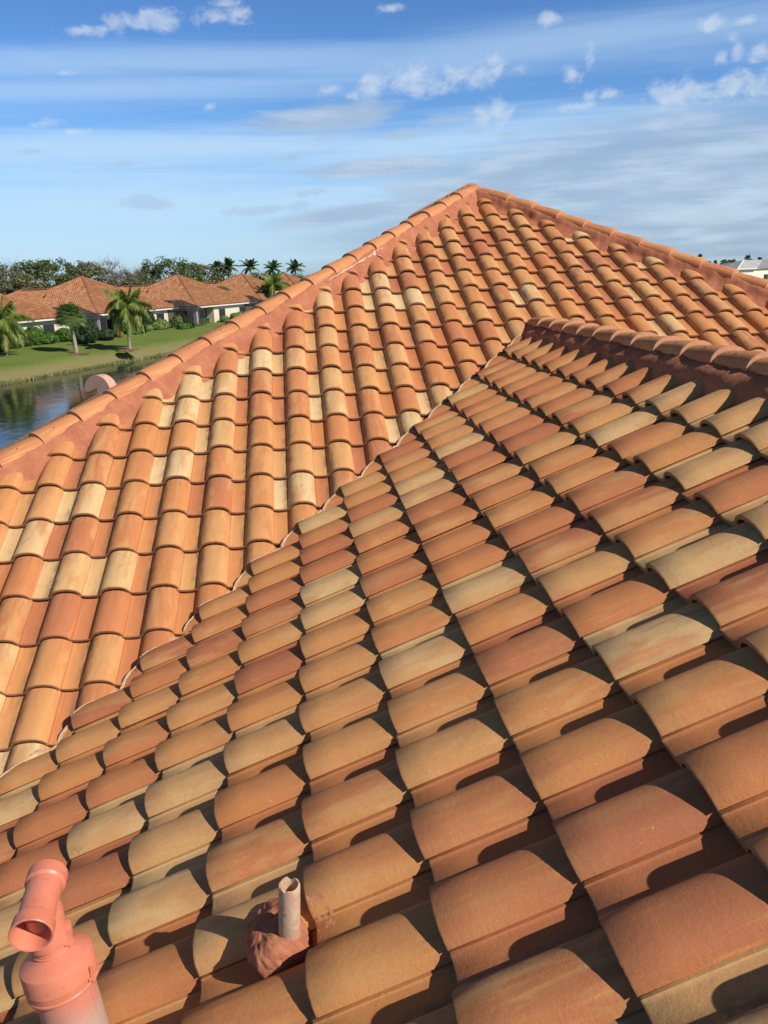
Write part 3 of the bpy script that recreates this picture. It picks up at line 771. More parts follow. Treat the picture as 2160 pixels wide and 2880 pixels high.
# --- hooded exhaust vent and a pipe on the slope behind the left hip
def hidden_z(x): return zap+tT*(x-AX)
hn = Vector((-.45, -.89, 0)).normalized(); hh_ = Vector((.89, -.45, 0)).normalized()
hc_ = Vector((-1.915, 7.765, 5.315))
hv = empty('hooded_vent', (hc_.x, hc_.y, hidden_z(hc_.x)), 0, 'pink half round exhaust hood peeking over the left hip in front of the lake', 'exhaust vent')
mb = MB(); pr = []
for i in range(25):
    a = math.pi*(1-i/24)*1.0; pr.append((.150*math.cos(a)+.004, .148*math.sin(a)-.004+.03*(-math.cos(a) < 0)*0))
pr += [(.118, -.02), (.105, -.30), (.012, -.30), (.000, .022), (-.115, -.018)]
m = len(pr); V = []
for off in (0, -.105):
    for (x, z) in pr: V.append(hc_+hh_*x+Vector((0, 0, z))+hn*(off+.05))
F = [tuple(range(m-1, -1, -1)), tuple(range(m, 2*m))]+[(i, (i+1) % m, m+(i+1) % m, m+i) for i in range(m)]
o = pyd('hood', V, F, [flat('pale_pink_paint', (.62, .36, .27), .55, .08, 12.)], None)
sub(o, hv, Matrix.Translation(-hv.location))
q = P3(777, 832, 9.55); hz_ = hidden_z(q.x)
sp = empty('plumbing_vent', (q.x, q.y, hz_), 0, 'short pinkish vent pipe just visible behind the hip caps below the coconut palm', 'vent pipe')
mb = MB(); mb.tube([(q.x, q.y, hz_-.2), (q.x, q.y, q.z+.055)], .034, 20); mb.tube([(q.x, q.y, hz_-.02), (q.x, q.y, hz_+.09)], [.10, .045], 20)
sub(mb.build('pipe', [flat('weathered_pink', (.55, .34, .26), .7, .2, 30.)], None, True, 40), sp, Matrix.Translation(-sp.location))

# --- torn strips of valley mortar where the wing tiles meet the main slope
mb = MB(); rng = random.Random(5); V = []; n = 900; x0_, x1_ = -3.2, 2.16
for i in range(n+1):
    x = x0_+(x1_-x0_)*i/n; s_ = x*1.5
    ph = ((x-oB[0])/(EXP*cT)) % 1.0
    up_ = .020+.058*max(0, math.sin(math.pi*min(1, ph/.5)))*(.8+.7*nz(x*2.3, 7.))*(ph < .5)+.016*nz(s_*11, 2.)+.008*nz(s_*40, 5.)
    off = .008+.012*nz(s_*5, 8.)+.006*nz(s_*23, 3.)
    bx, by = x-off*r2, x-vdiff+off*r2; th_ = max(.004, .011+.007*nz(s_*9, 4.))
    tx, ty = bx+th_*r2, by-th_*r2
    V += [(bx-.03*r2, by+.03*r2, zrefA(by+.03*r2)-.004), (bx, by, zrefA(by)+.004), (bx+.1*th_, by, zrefA(by)+max(.006, up_)), (tx, ty, zrefA(by)+max(.006, up_)-.002), (tx+.004, ty-.004, zrefA(by)-.01)]
F = [(5*i+k, 5*i+k+1, 5*i+k+6, 5*i+k+5) for i in range(n) for k in range(4)]
mb.add(V, F)
adopt(mb.build('valley_mortar', [flat('raw_mortar', (.47, .32, .20), .95, .25, 30., bump=.6, bscale=90.)], None, True, 50))
# white crack in the mortar of the left hip and the dab on the wing tile
V = []; F = []; n = 70
hmp = lambda w_: float(np.interp(w_, [p[0] for p in MP], [p[1] for p in MP]))
for i in range(n+1):
    f_ = i/n; x = .22+.66*f_; y = x-hc; c = .128+.004*nz(f_*14, 1.); w_ = (.002+.004*max(0, nz(f_*9, 4.)+.2)+(.008 if f_ > .82 else 0))*(1-abs(2*f_-1)**8)
    for k in (-1, 0, 1):
        d_ = c+k*w_; px, py = x+r2*d_, y-r2*d_
        V.append((px, py, zrefA(py)+.006+hmp(d_)+.014+(.004 if k == 0 else 0)))
for i in range(n): F += [(3*i+k, 3*i+k+1, 3*i+k+4, 3*i+k+3) for k in range(2)]
adopt(pyd('mortar_crack', V, F, [flat('pale_crack', (.58, .40, .29), .9, .2, 30.)], None, True))

def drop_on(x, y):
    h = BV.ray_cast(Vector((x, y, zrefB(x)+.6)), Vector((0, 0, -1)), .7)
    return h[0] if h[0] is not None else Vector((x, y, zrefB(x)))
# ragged pale rims where the wing tiles were cut along the valley
V = []; ok = []; n = 1500; x0_, x1_ = -3.0, 2.05; ev = Vector((r2, -r2, 0))
for i in range(n+1):
    x = x0_+(x1_-x0_)*i/n; s_ = x*1.45; base_ = Vector((x, x-vdiff, 0))
    wd = .006+.013*max(0, .45+nz(s_*4, 3.))+.004*nz(s_*30, 9.)
    pe, pi = base_+ev*.003, base_+ev*(.005+wd)
    qe, qi = drop_on(pe.x, pe.y), drop_on(pi.x, pi.y)
    hl = (qe-Vector((qe.x, qe.y, zrefB(qe.x)))).dot(nBv)
    dn = .010+.012*max(0, nz(s_*6, 5.)+.3)
    V += [qi+nBv*.0015, qi+nBv*.004-ev*.002, qe+nBv*(.005+.003*nz(s_*25, 2.)), qe-ev*.006-Vector((0, 0, .004)), qe-ev*.008-Vector((0, 0, dn))]
    ok.append((hl, nz(s_*3.1, 11.)))
F = []
for i in range(n):
    if abs(ok[i][0]-ok[i+1][0]) > .02 or abs((V[5*i]-V[5*i+5]).length) > .03: continue
    if ok[i][0] < .045 and ok[i][1] < .0: continue
    F += [(5*i+k, 5*i+k+1, 5*i+k+6, 5*i+k+5) for k in range(4)]
adopt(pyd('cut_rim', V, F, [flat('pale_cut_cement', (.58, .42, .26), .95, .2, 40., bump=.5, bscale=120.)], None, True, 60))

# ------------------------------------------------------------------ ground, lake
PSI = math.radians(-25); BX = np.array([math.cos(PSI), math.sin(PSI)]); BY = np.array([-math.sin(PSI), math.cos(PSI)])
O1 = np.array([-22.2, 93.4])                       # near lake corner of the second house across the water
def bw(a, b): p = O1+BX*a+BY*b; return float(p[0]), float(p[1])
WZ = -1.0
def smooth(x, a, b): t = min(1, max(0, (x-a)/(b-a))); return t*t*(3-2*t)
def ground_z(a, b):
    far = smooth(a, 9.5, 14.5); near = 1-smooth(a, 41, 46); end = (1-smooth(b, 52, 60))*smooth(b, -190, -180)
    return -2.1*far*near*end+.08*nz(a*.08, b*.08)*(1-far)+.50*(1-smooth(a, 1.5, 9.5))
av = sorted(set([-900, -500, -300, -200, -140, -100, -70]+list(range(-50, 6, 4))+[6+.75*i for i in range(16)]+list(range(20, 60, 3))+[70, 100, 150, 220, 320, 500, 900, 2500]+[-2500]))
bvv = sorted(set([-2500, -900, -400, -260]+list(range(-196, -60, 8))+list(range(-60, 70, 3))+[80, 100, 130, 170, 230, 320, 500, 900, 2500]))
V = []; F = []
for a in av:
    for b in bvv:
        x, y = bw(a, b); V.append((x, y, ground_z(a, b)))
m = len(bvv)
for i in range(len(av)-1):
    for j in range(m-1): F.append((i*m+j, (i+1)*m+j, (i+1)*m+j+1, i*m+j+1))
mt, t, b = mat('lawn_grass', .95); co = t.new('ShaderNodeTexCoord').outputs['Object']
gx, gy, gz = t.xyz(co)
n1 = t.noise(co, .12, 5, .6); n2 = t.noise(co, 1.6, 5, .65); n3 = t.noise(co, 7., 3, .7)
c = t.mix(t.ss(n1, .3, .7), (.125, .175, .034), (.155, .205, .048)); c = t.mix(t.math('MULTIPLY', t.ss(n2, .45, .75), .6), c, (.175, .205, .065)); c = t.mix(t.math('MULTIPLY', t.ss(n3, .5, .8), .5), c, (.075, .110, .024))
bank = t.ss(t.math('ADD', gz, t.math('MULTIPLY', t.math('SUBTRACT', n2, .5), .5)), -.05, -.45); c = t.mix(bank, c, (.20, .18, .075))
c = t.mix(t.ss(gz, -.75, -1.05), c, (.085, .070, .040))
t.set(b.inputs['Base Color'], c); b.inputs['Specular IOR Level'].default_value = .1
bp = t.new('ShaderNodeBump'); bp.inputs['Strength'].default_value = .8; bp.inputs['Distance'].default_value = .08; t.set(bp.inputs['Height'], t.math('ADD', n3, n2)); t.l.new(bp.outputs[0], b.inputs['Normal'])
tag(pyd('lawn', V, F, [mt], None, True), kind='structure')
V = []; F = []
for a in (9, 46.):
    for k in range(2): pass
cs = [bw(9, -192), bw(47, -192), bw(47, 62), bw(9, 62)]
mt, t, b = mat('lake_water', .04); co = t.new('ShaderNodeTexCoord').outputs['Object']
b.inputs['Base Color'].default_value = (.010, .016, .016, 1); b.inputs['IOR'].default_value = 1.33; b.inputs['Specular IOR Level'].default_value = .6
wv = t.math('ADD', t.noise(t.scale(co, (.55, .55, 1)), 1., 4, .6, .4), t.math('MULTIPLY', t.noise(t.scale(co, (2.2, 2.2, 1)), 1., 4, .6, .6), .35))
calm = t.ss(t.noise(co, .06, 3, .5), .35, .7)
bp = t.new('ShaderNodeBump'); t.set(bp.inputs['Strength'], t.math('ADD', .16, t.math('MULTIPLY', calm, .40))); bp.inputs['Distance'].default_value = .06; t.set(bp.inputs['Height'], wv); t.l.new(bp.outputs[0], b.inputs['Normal'])
tag(pyd('lake', [(*c, WZ) for c in cs], [(0, 1, 2, 3)], [mt]), kind='structure')

# reeds and tall grass along the far bank
def blade_mat(name, cols, rough=.7, tr=.25):
    m, t, b = mat(name, rough); at = t.new('ShaderNodeAttribute', attribute_name='cv'); f = at.outputs['Fac']
    c = t.ramp(f, [(i/(len(cols)-1), k) for i, k in enumerate(cols)]); t.set(b.inputs['Base Color'], c); b.inputs['Specular IOR Level'].default_value = .25
    out = [n for n in t.n if n.type == 'OUTPUT_MATERIAL'][0]
    td = t.new('ShaderNodeBsdfTranslucent'); t.set(td.inputs[0], c); mx = t.new('ShaderNodeMixShader'); mx.inputs[0].default_value = tr
    t.l.new(b.outputs[0], mx.inputs[1]); t.l.new(td.outputs[0], mx.inputs[2]); t.l.new(mx.outputs[0], out.inputs[0]); return m
M_REED = blade_mat('reed_blades', [(.17, .21, .06), (.27, .28, .09), (.38, .36, .15), (.50, .44, .25)])
rng = random.Random(3); V = []; F = []; cv = []
for k in range(30000):
    b_ = rng.uniform(-62, 16); a_ = 11.9+1.9*rng.random()**.8
    if nz(a_*.5, b_*.35) < -.55+.35*(a_ < 11.5): continue
    x, y = bw(a_, b_); z = ground_z(a_, b_)-.05
    if z < WZ-.55: continue
    h = rng.uniform(.16, .46)*(1+.6*max(0, nz(a_*.3, b_*.3, 5.)))*(.55 if a_ < 12 else 1); w_ = rng.uniform(.025, .06); an = rng.uniform(0, 6.28); lx, ly = rng.gauss(0, .16), rng.gauss(0, .16)
    q = len(V); dx_, dy_ = math.cos(an)*w_, math.sin(an)*w_
    V += [(x-dx_, y-dy_, z), (x+dx_, y+dy_, z), (x+dx_*.7+lx*.5, y+dy_*.7+ly*.5, z+h*.65), (x+lx, y+ly, z+h), (x-dx_*.7+lx*.5, y-dy_*.7+ly*.5, z+h*.65)]
    F.append((q, q+1, q+2, q+3, q+4)); cv.append(min(1, max(0, rng.gauss(.35+.3*(a_ > 12.4)+.35*nz(a_*.4, b_*.25, 9.), .22))))
tag(pyd('reeds', V, F, [M_REED], attrs={'cv': ('FACE', 'FLOAT', cv)}), 'dry yellow green reeds fringing the far bank of the lake', 'reeds', kind='stuff')

# ------------------------------------------------------------------ houses across the lake
mt, t, b = mat('far_clay_tile', .85)
at = t.new('ShaderNodeAttribute', attribute_name='tr'); s_ = t.new('ShaderNodeSeparateColor'); t.set(s_.inputs[0], at.outputs['Color'])
c = t.ramp(s_.outputs[0], [(0., (.27, .115, .054)), (.4, (.345, .155, .068)), (.75, (.40, .19, .082)), (1., (.48, .29, .14))])
c = t.mix(t.math('MULTIPLY', t.ss(t.noise(t.new('ShaderNodeTexCoord').outputs['Object'], .6, 5, .6), .45, .7), .3), c, (.36, .15, .08))
t.set(b.inputs['Base Color'], c); M_FTILE = mt
M_FHIP = flat('far_hip_clay', (.30, .125, .07), .85, .15, 3.)
M_DARK = flat('dark_interior', (.035, .035, .035), .8, .3, 1.)
M_GLASS = flat('window_glass', (.03, .035, .04), .12, .2, 1.)
M_BRONZE = flat('bronze_frame', (.055, .050, .045), .5, .1, 3.)
M_WHITE = flat('white_trim', (.70, .67, .60), .6, .04, 2.)
def screen_mat():
    m, t, b = mat('screen_mesh', .8); b.inputs['Base Color'].default_value = (.02, .02, .022, 1)
    out = [n for n in t.n if n.type == 'OUTPUT_MATERIAL'][0]; tb = t.new('ShaderNodeBsdfTransparent'); mx = t.new('ShaderNodeMixShader'); mx.inputs[0].default_value = .62
    t.l.new(tb.outputs[0], mx.inputs[1]); t.l.new(b.outputs[0], mx.inputs[2]); t.l.new(mx.outputs[0], out.inputs[0]); return m
M_SCREEN = screen_mat()


def wave_slope(name, parent, p0, ex, ey, u0, u1, rows, lim, seedv=0, mats=None):
    """tiled slope: p0 eave point, ex along the eave, ey up the slope; lim(v) -> (umin,umax) at slope distance v"""
    rng = random.Random(seedv); p0, ex, ey = np.array(p0, float), np.array(ex, float), np.array(ey, float); ez = np.cross(ex, ey)
    if ez[2] < 0: ez = -ez
    cols = {}; V = []; F = []; A = []
    prof = [(0., .0), (.36, .0), (.44, .07), (.60, .12), (.78, .105), (.93, .04)]
    for r in range(rows):
        v0, v1 = r*EXP, (r+1)*EXP
        a0, b0 = lim(v0); a1, b1 = lim(v1); lo, hi = min(a0, a1), max(b0, b1)
        k0, k1 = math.floor(lo/W), math.ceil(hi/W)
        if hi-lo < .05: continue
        for k in range(k0, k1):
            r1 = rng.random()*.8+.2*rng.random()
            row = []
            for (px, h) in prof+[(1., 0.)]:
                u = (k+px)*W
                ua = min(max(u, a0), b0); ub = min(max(u, a1), b1)
                i0 = len(V)
                V.append(p0+ex*ua+ey*v0+ez*(h+.005)); V.append(p0+ex*ua+ey*v0+ez*(h+.085)); V.append(p0+ex*ub+ey*v1+ez*(h+.005))
                A += [(r1, 0, 0, 0)]*3; row.append(i0)
            for q in range(len(row)-1):
                i, j = row[q], row[q+1]
                F.append((i, j, j+1, i+1)); F.append((i+1, j+1, j+2, i+2))
    return pyd(name, V, F, [mats or M_FTILE], parent, False, attrs={'tr': ('POINT', 'FLOAT_COLOR', A)})


def make_house():
    root = empty('tile_roofed_house', (0, 0, 0))
    EZ, half, pk = 2.87, 8.0, 6.88
    th = math.atan2(pk-EZ, half); ct, st_ = math.cos(th), math.sin(th); SL = half/ct
    # axes: a towards the lake, b along the bank. eave square a in [-15.5, .5], b in [-.5, 15.5]
    rows = int(SL/EXP)+1
    lim = lambda v: (min(8., v*ct), max(8., 16-v*ct))
    wave_slope('roof_slope', root, (.5, -.5, EZ), (0, 1, 0), (-ct, 0, st_), 0, 16, rows, lim, 1)          # lake side
    wave_slope('roof_slope', root, (-15.5, -.5, EZ), (1, 0, 0), (0, ct, st_), 0, 16, rows, lim, 2)         # near side
    # ridge block running away from the lake
    EZ2 = 2.87; rows2 = int(5.4/ct/EXP)
    wave_slope('roof_slope', root, (-22., 1.9, EZ2), (1, 0, 0), (0, ct, st_), 0, 16, rows2, lambda v: (v*ct, 11.5), 3)
    wave_slope('roof_slope', root, (-22., 12.7, EZ2), (0, -1, 0), (ct, 0, st_), 0, 10.8, rows2, lambda v: (min(5.4, v*ct), max(5.4, 10.8-v*ct)), 4)
    mb = MB(); e = -.03
    ap = (-7.5, 7.5, pk+e)
    q = [(.5, -.5, EZ+e), (.5, 15.5, EZ+e), (-15.5, 15.5, EZ+e), (-15.5, -.5, EZ+e)]
    mb.add(q+[ap], [(0, 1, 4), (1, 2, 4), (2, 3, 4), (3, 0, 4), (3, 2, 1, 0)])
    rz_ = EZ2+5.4*math.tan(th)
    mb.add([(-22, 1.9, EZ2+e), (-10, 1.9, EZ2+e), (-10, 12.7, EZ2+e), (-22, 12.7, EZ2+e), (-16.6, 7.3, rz_+e), (-9, 7.3, rz_+e)], [(0, 1, 5, 4), (2, 3, 4, 5), (3, 0, 4), (0, 3, 2, 1)])
    mb.build('roof_deck', [M_FHIP], root)
    mb = MB()
    for p in (q[0], q[1], q[2], q[3]): mb.bar((p[0], p[1], p[2]+.06), (ap[0], ap[1], ap[2]+.10), .11, 0, 8)
    mb.bar((-16.6, 7.3, rz_+.05), (-10.5, 7.3, rz_+.05), .11, 0, 8); mb.bar((-22, 1.9, EZ2+.06), (-16.6, 7.3, rz_+.06), .11, 0, 8); mb.bar((-22, 12.7, EZ2+.06), (-16.6, 7.3, rz_+.06), .11, 0, 8)
    mb.build('hip_ridge', [M_FHIP], root, True, 50)
    mb = MB()                                       # fascia boards and gutter
    for a, b in ((q[0], q[1]), (q[3], q[0])):
        x0, x1 = sorted((a[0], b[0])); y0, y1 = sorted((a[1], b[1]))
        mb.box((x0-.02, y0-.02, EZ-.19), (x1+.02, y1+.02, EZ-.035))
    mb.box((-22.02, 1.88, EZ-.25), (-15.54, 1.92, EZ-.035)); mb.box((-22.02, 1.94, EZ-.25), (-21.98, 12.7, EZ-.035))
    mb.build('fascia', [M_WHITE], root)
    # walls; the near lake corner is an open porch
    mb = MB()
    mb.box((-14.9, 4.2, 0), (0, 15, EZ-.05)); mb.box((-14.9, 0, 0), (-5.6, 4.197, EZ-.05)); mb.box((-21.5, 2.4, 0), (-14.903, 12.2, EZ-.05))
    wl = mb.build('wall', [flat('pale_cream_stucco', (.64, .58, .42), .9, .05, 2.)], root)
    mb = MB(); mb.box((-.45, -.02, 0), (-.05, .38, EZ-.05)); mb.box((-.52, -.09, 0), (.02, .45, .25)); mb.box((-.52, -.09, EZ-.5), (.02, .45, EZ-.3))
    mb.build('column', [M_WHITE], root)
    for (a0, a1, z0, z1) in ((5.6, 7.0, .75, 2.2), (11.2, 12.6, .75, 2.2)):
        mb = MB()
        for u0, u1, v0, v1 in ((a0-.08, a1+.08, z0-.08, z0), (a0-.08, a1+.08, z1, z1+.08), (a0-.08, a0, z0, z1), (a1, a1+.08, z0, z1), (a0, a1, (z0+z1)/2-.03, (z0+z1)/2+.03)): mb.box((.003, u0, v0), (.07, u1, v1))
        fr = mb.build('window', [M_BRONZE], root)
        mb = MB(); mb.box((.003, a0, z0), (.03, a1, (z0+z1)/2-.03)); mb.box((.003, a0, (z0+z1)/2+.03), (.03, a1, z1)); mb.build('pane', [M_GLASS], fr)
    for (a0, a1) in ((-9.5, -8.1), (-12.8, -11.4)):
        mb = MB(); mb.box((a0-.08, -.05, .72), (a1+.08, -.003, .80)); mb.box((a0-.08, -.05, 2.2), (a1+.08, -.003, 2.28)); mb.box((a0-.08, -.05, .80), (a0, -.003, 2.2)); mb.box((a1, -.05, .80), (a1+.08, -.003, 2.2))
        fr = mb.build('window', [M_BRONZE], root); mb = MB(); mb.box((a0, -.03, .80), (a1, -.003, 2.2)); mb.build('pane', [M_GLASS], fr)
    mb = MB(); mb.box((-4.6, 4.12, .02), (-1.2, 4.197, 2.3)); dr = mb.build('sliding_door', [M_GLASS], root)
    mb = MB(); [mb.box((x-.04, 4.06, .02), (x+.04, 4.117, 2.3)) for x in (-4.6, -3.47, -2.33, -1.2)]; mb.build('door_frame', [M_BRONZE], dr)
    # screened cage at the near corner, reaching towards the neighbour
    fr = MB(); a0, a1, b0, b1, zt, zr = -5.4, 1.6, -4.6, -.62, 2.55, 3.75
    g = lambda p, q_: fr.bar(p, q_, .045, 0, 4)
    xs_ = [a0, a0+1.75, a0+3.5, a0+5.25, a1]; ys_2 = [b0, b0+1.33, b0+2.66, b1]
    for x in xs_: g((x, b0, 0), (x, b0, zt))
    for y in ys_2: g((a1, y, 0), (a1, y, zt)); g((a0, y, 0), (a0, y, zt))
    for z in (.9, zt): g((a0, b0, z), (a1, b0, z)); g((a1, b0, z), (a1, b1, z)); g((a0, b0, z), (a0, b1, z))
    ra, rb = (a0+1.8, (b0+b1)/2, zr), (a1-1.8, (b0+b1)/2, zr); g(ra, rb)
    cr = [(a0, b0, zt), (a1, b0, zt), (a1, b1, zt), (a0, b1, zt)]
    g(cr[0], ra); g(cr[3], ra); g(cr[1], rb); g(cr[2], rb)
    for f_ in (.33, .66): x = ra[0]+(rb[0]-ra[0])*f_; g((x, b0, zt), (x, rb[1], zr)); g((x, b1, zt), (x, rb[1], zr))
    cg = fr.build('screen_cage', [M_BRONZE], root)
    s2 = MB()
    s2.add([(a0, b0, .05), (a1, b0, .05), (a1, b1, .05), (a0, b1, .05)]+cr+[ra, rb], [(0, 1, 5, 4), (1, 2, 6, 5), (3, 0, 4, 7), (4, 5, 9, 8), (5, 6, 9), (6, 7, 8, 9), (7, 4, 8)])
    s2.build('screen', [M_SCREEN], cg)
    mb = MB(); mb.box((a0-.2, b0-.2, -.3), (a1+.2, 4.1, .04)); mb.build('patio_slab', [flat('patio_concrete', (.42, .39, .34), .9, .1, 2.)], root)
    mb = MB(); mb.tube([(-9.5, 3.2, 4.5), (-9.5, 3.2, 5.05), (-9.3, 2.9, 5.1)], .1, 8); mb.build('roof_vent', [M_FHIP], root, True, 50)
    return root


def kids(o): return [c for c in bpy.data.objects if c.parent == o]
def copy_tree(o, parent=None):
    c = o.copy(); C.objects.link(c); c.parent = parent
    for ch in kids(o): copy_tree(ch, c)
    return c


HD = [((-30.6, 75.2), -25, .0, 'orange tiled house with yellowish walls behind the leftmost coconut palm'),
      ((-22.25, 93.1), -25, .0, 'orange tiled house with low back wing, second along the far lawn behind a sabal palm'),
      ((-13.3, 109.0), -26, -.05, 'tile roofed house beside two black screen cages, behind the middle coconut palm'),
      ((-5.4, 124.5), -27, -.10, 'tile roofed house with a sabal palm before its lake side wall'),
      ((1.2, 141.0), -27, -.15, 'tile roofed house half hidden by a coconut palm near the hip'),
      ((8.6, 157.), -27, -.25, 'most distant small roof peak visible over the left hip'),
      ((16.2, 173.), -27, -.35, 'last sliver of tiled roof in the row, touching the left hip')]
HG = 'tile roofed houses along the far lake shore'
h0 = make_house()
for i, ((x, y), rz, dz_, lb) in enumerate(HD):
    o = h0 if i == 0 else copy_tree(h0)
    o.location = (x, y, dz_); o.rotation_euler = (0, 0, math.radians(rz)); o['label'] = lb; o['category'] = 'house'; o['group'] = HG

# ------------------------------------------------------------------ plants
M_LEAF = {  # oak and olive tones lightened to stand in for distance haze
 'oak': blade_mat('oak_leaves', [(0.048, 0.076, 0.030), (0.098, 0.141, 0.051), (0.161, 0.205, 0.077), (0.237, 0.270, 0.119)], .6, .38),
 'olive': blade_mat('olive_leaves', [(0.081, 0.090, 0.040), (0.140, 0.151, 0.063), (0.209, 0.209, 0.097), (0.281, 0.261, 0.140)], .65, .38),
 'bare': blade_mat('grey_twigs', [(.10, .085, .065), (.15, .13, .10), (.20, .18, .145), (.12, .12, .07)], .8, .1),
 'hedge': blade_mat('hedge_leaves', [(0.029, 0.063, 0.011), (0.057, 0.127, 0.021), (0.098, 0.196, 0.034), (0.149, 0.253, 0.052)], .5, .25),
 'dark': blade_mat('dark_shrub_leaves', [(.015, .028, .010), (.03, .055, .018), (.05, .085, .028), (.08, .11, .04)], .5, .2),
 'palm': blade_mat('palm_leaves', [(0.082, 0.128, 0.026), (0.155, 0.228, 0.043), (0.255, 0.311, 0.063), (0.401, 0.365, 0.092)], .5, .3),
 'sabal': blade_mat('sabal_leaves', [(0.073, 0.126, 0.038), (0.136, 0.209, 0.059), (0.220, 0.304, 0.089), (0.335, 0.358, 0.147)], .5, .25),
 'royal': blade_mat('royal_leaves', [(0.025, 0.059, 0.020), (0.050, 0.101, 0.030), (0.084, 0.151, 0.047), (0.126, 0.193, 0.067)], .5, .2),
 'yellow': blade_mat('croton_leaves', [(.10, .12, .02), (.22, .20, .03), (.40, .30, .03), (.30, .12, .03)], .5, .25)}
M_BARK = flat('grey_bark', (.19, .155, .12), .9, .25, 6., bump=.5, bscale=20.)
M_PTRUNK = flat('palm_trunk', (.30, .26, .20), .9, .2, 5., bump=.5, bscale=12.)


def leaf(V, F, cv, p, n, size, c, asp=.55):
    n = n.normalized(); a = n.orthogonal().normalized(); r = random.random()*6.28; b = n.cross(a); a2 = a*math.cos(r)+b*math.sin(r); b2 = n.cross(a2)
    q = len(V); V += [p-a2*size, p+b2*size*asp, p+a2*size, p-b2*size*asp]; F.append((q, q+1, q+2, q+3)); cv.append(c)


def rvec(rng):
    while True:
        v = Vector((rng.uniform(-1, 1), rng.uniform(-1, 1), rng.uniform(-1, 1)))
        if .02 < v.length < 1: return v


def leaf_tree(name, x, y, z0, h, rad, kind, label, group=None, seedv=0, nclump=46, per=95, ls=.24, cat='tree', lo=.32, twigs=0, bare=False):
    rng = random.Random(seedv); random.seed(seedv)
    root = empty(name, (x, y, z0), 0, label, cat, group)
    tr = MB(); tips = []
    top = Vector((rng.gauss(0, .3), rng.gauss(0, .3), h*.42)); tr.tube([(0, 0, -.2), (rng.gauss(0, .1), rng.gauss(0, .1), h*.2), top], [h*.035, h*.026, h*.020], 7)
    for k in range(11):
        az = k*2.4+rng.uniform(-.4, .4); el = rng.uniform(.25, 1.3); L = h*rng.uniform(.28, .48)
        d = Vector((math.cos(az)*math.cos(el), math.sin(az)*math.cos(el), math.sin(el))); st_ = top*rng.uniform(.7, 1.)
        mid_ = st_+d*L*.5+Vector((0, 0, .05*h)); en = st_+d*L; tr.tube([st_, mid_, en], [h*.013, h*.008, h*.003], 5, cap=False); tips.append(en)
        for q in range(3):
            e2 = mid_+(rvec(rng)*.25+d*.3)*h*.5; tr.tube([mid_, (mid_+e2)/2+rvec(rng)*.2, e2], [h*.006, h*.004, h*.0015], 4, cap=False); tips.append(e2)
    tr.build('trunk', [M_BARK], root, True, 50)
    V, F, cv = [], [], []
    cz = h*(lo+1)/2
    for k in range(nclump):
        d = rvec(rng).normalized(); rr = rng.uniform(.45, 1.)**.6
        c_ = Vector((d.x*rad*rr, d.y*rad*rr, cz+d.z*(h-cz)*rr*(.93)))
        if bare and rng.random() < .5: c_ = rng.choice(tips)+rvec(rng)*.6
        cs_ = rad*rng.uniform(.16, .34); tone = rng.gauss(.5, .16)
        for q in range(int(per*rng.uniform(.5, 1.3))):
            o_ = rvec(rng); p = c_+Vector((o_.x, o_.y, o_.z*.75))*cs_
            nrm = o_.normalized()*.8+Vector((0, 0, .6))+rvec(rng)*.7
            leaf(V, F, cv, p, nrm, ls*rng.uniform(.5, 1.2), min(1, max(0, tone+rng.gauss(0, .16)+.12*o_.z)))
        if twigs:
            for q in range(twigs):
                o_ = rvec(rng).normalized(); p = c_+o_*cs_*.2; e_ = c_+(o_+Vector((0, 0, .5)))*cs_*rng.uniform(.8, 1.5); sd_ = (e_-p).orthogonal().normalized()*.022
                i = len(V); V += [p-sd_, p+sd_, e_+sd_*.3, e_-sd_*.3]; F.append((i, i+1, i+2, i+3)); cv.append(rng.random())
    pyd('crown', V, F, [M_LEAF[kind]], root, attrs={'cv': ('FACE', 'FLOAT', cv)})
    return root


def atpx(px, py, dist):
    d = fw + rt*(px-1080)/FPX - up*(py-1440)/FPX; k = dist/math.hypot(d[0], d[1]); return d[0]*k, d[1]*k, H+d[2]*k


def tree_px(name, px, top, dist, wpx, kind, label, group, seedv, **k):
    x, y, zt = atpx(px, top-4, dist); rad = wpx*dist/FPX/2*1.12
    return leaf_tree(name, x, y, -.2, zt+.2, rad, kind, label, group, seedv, **k)


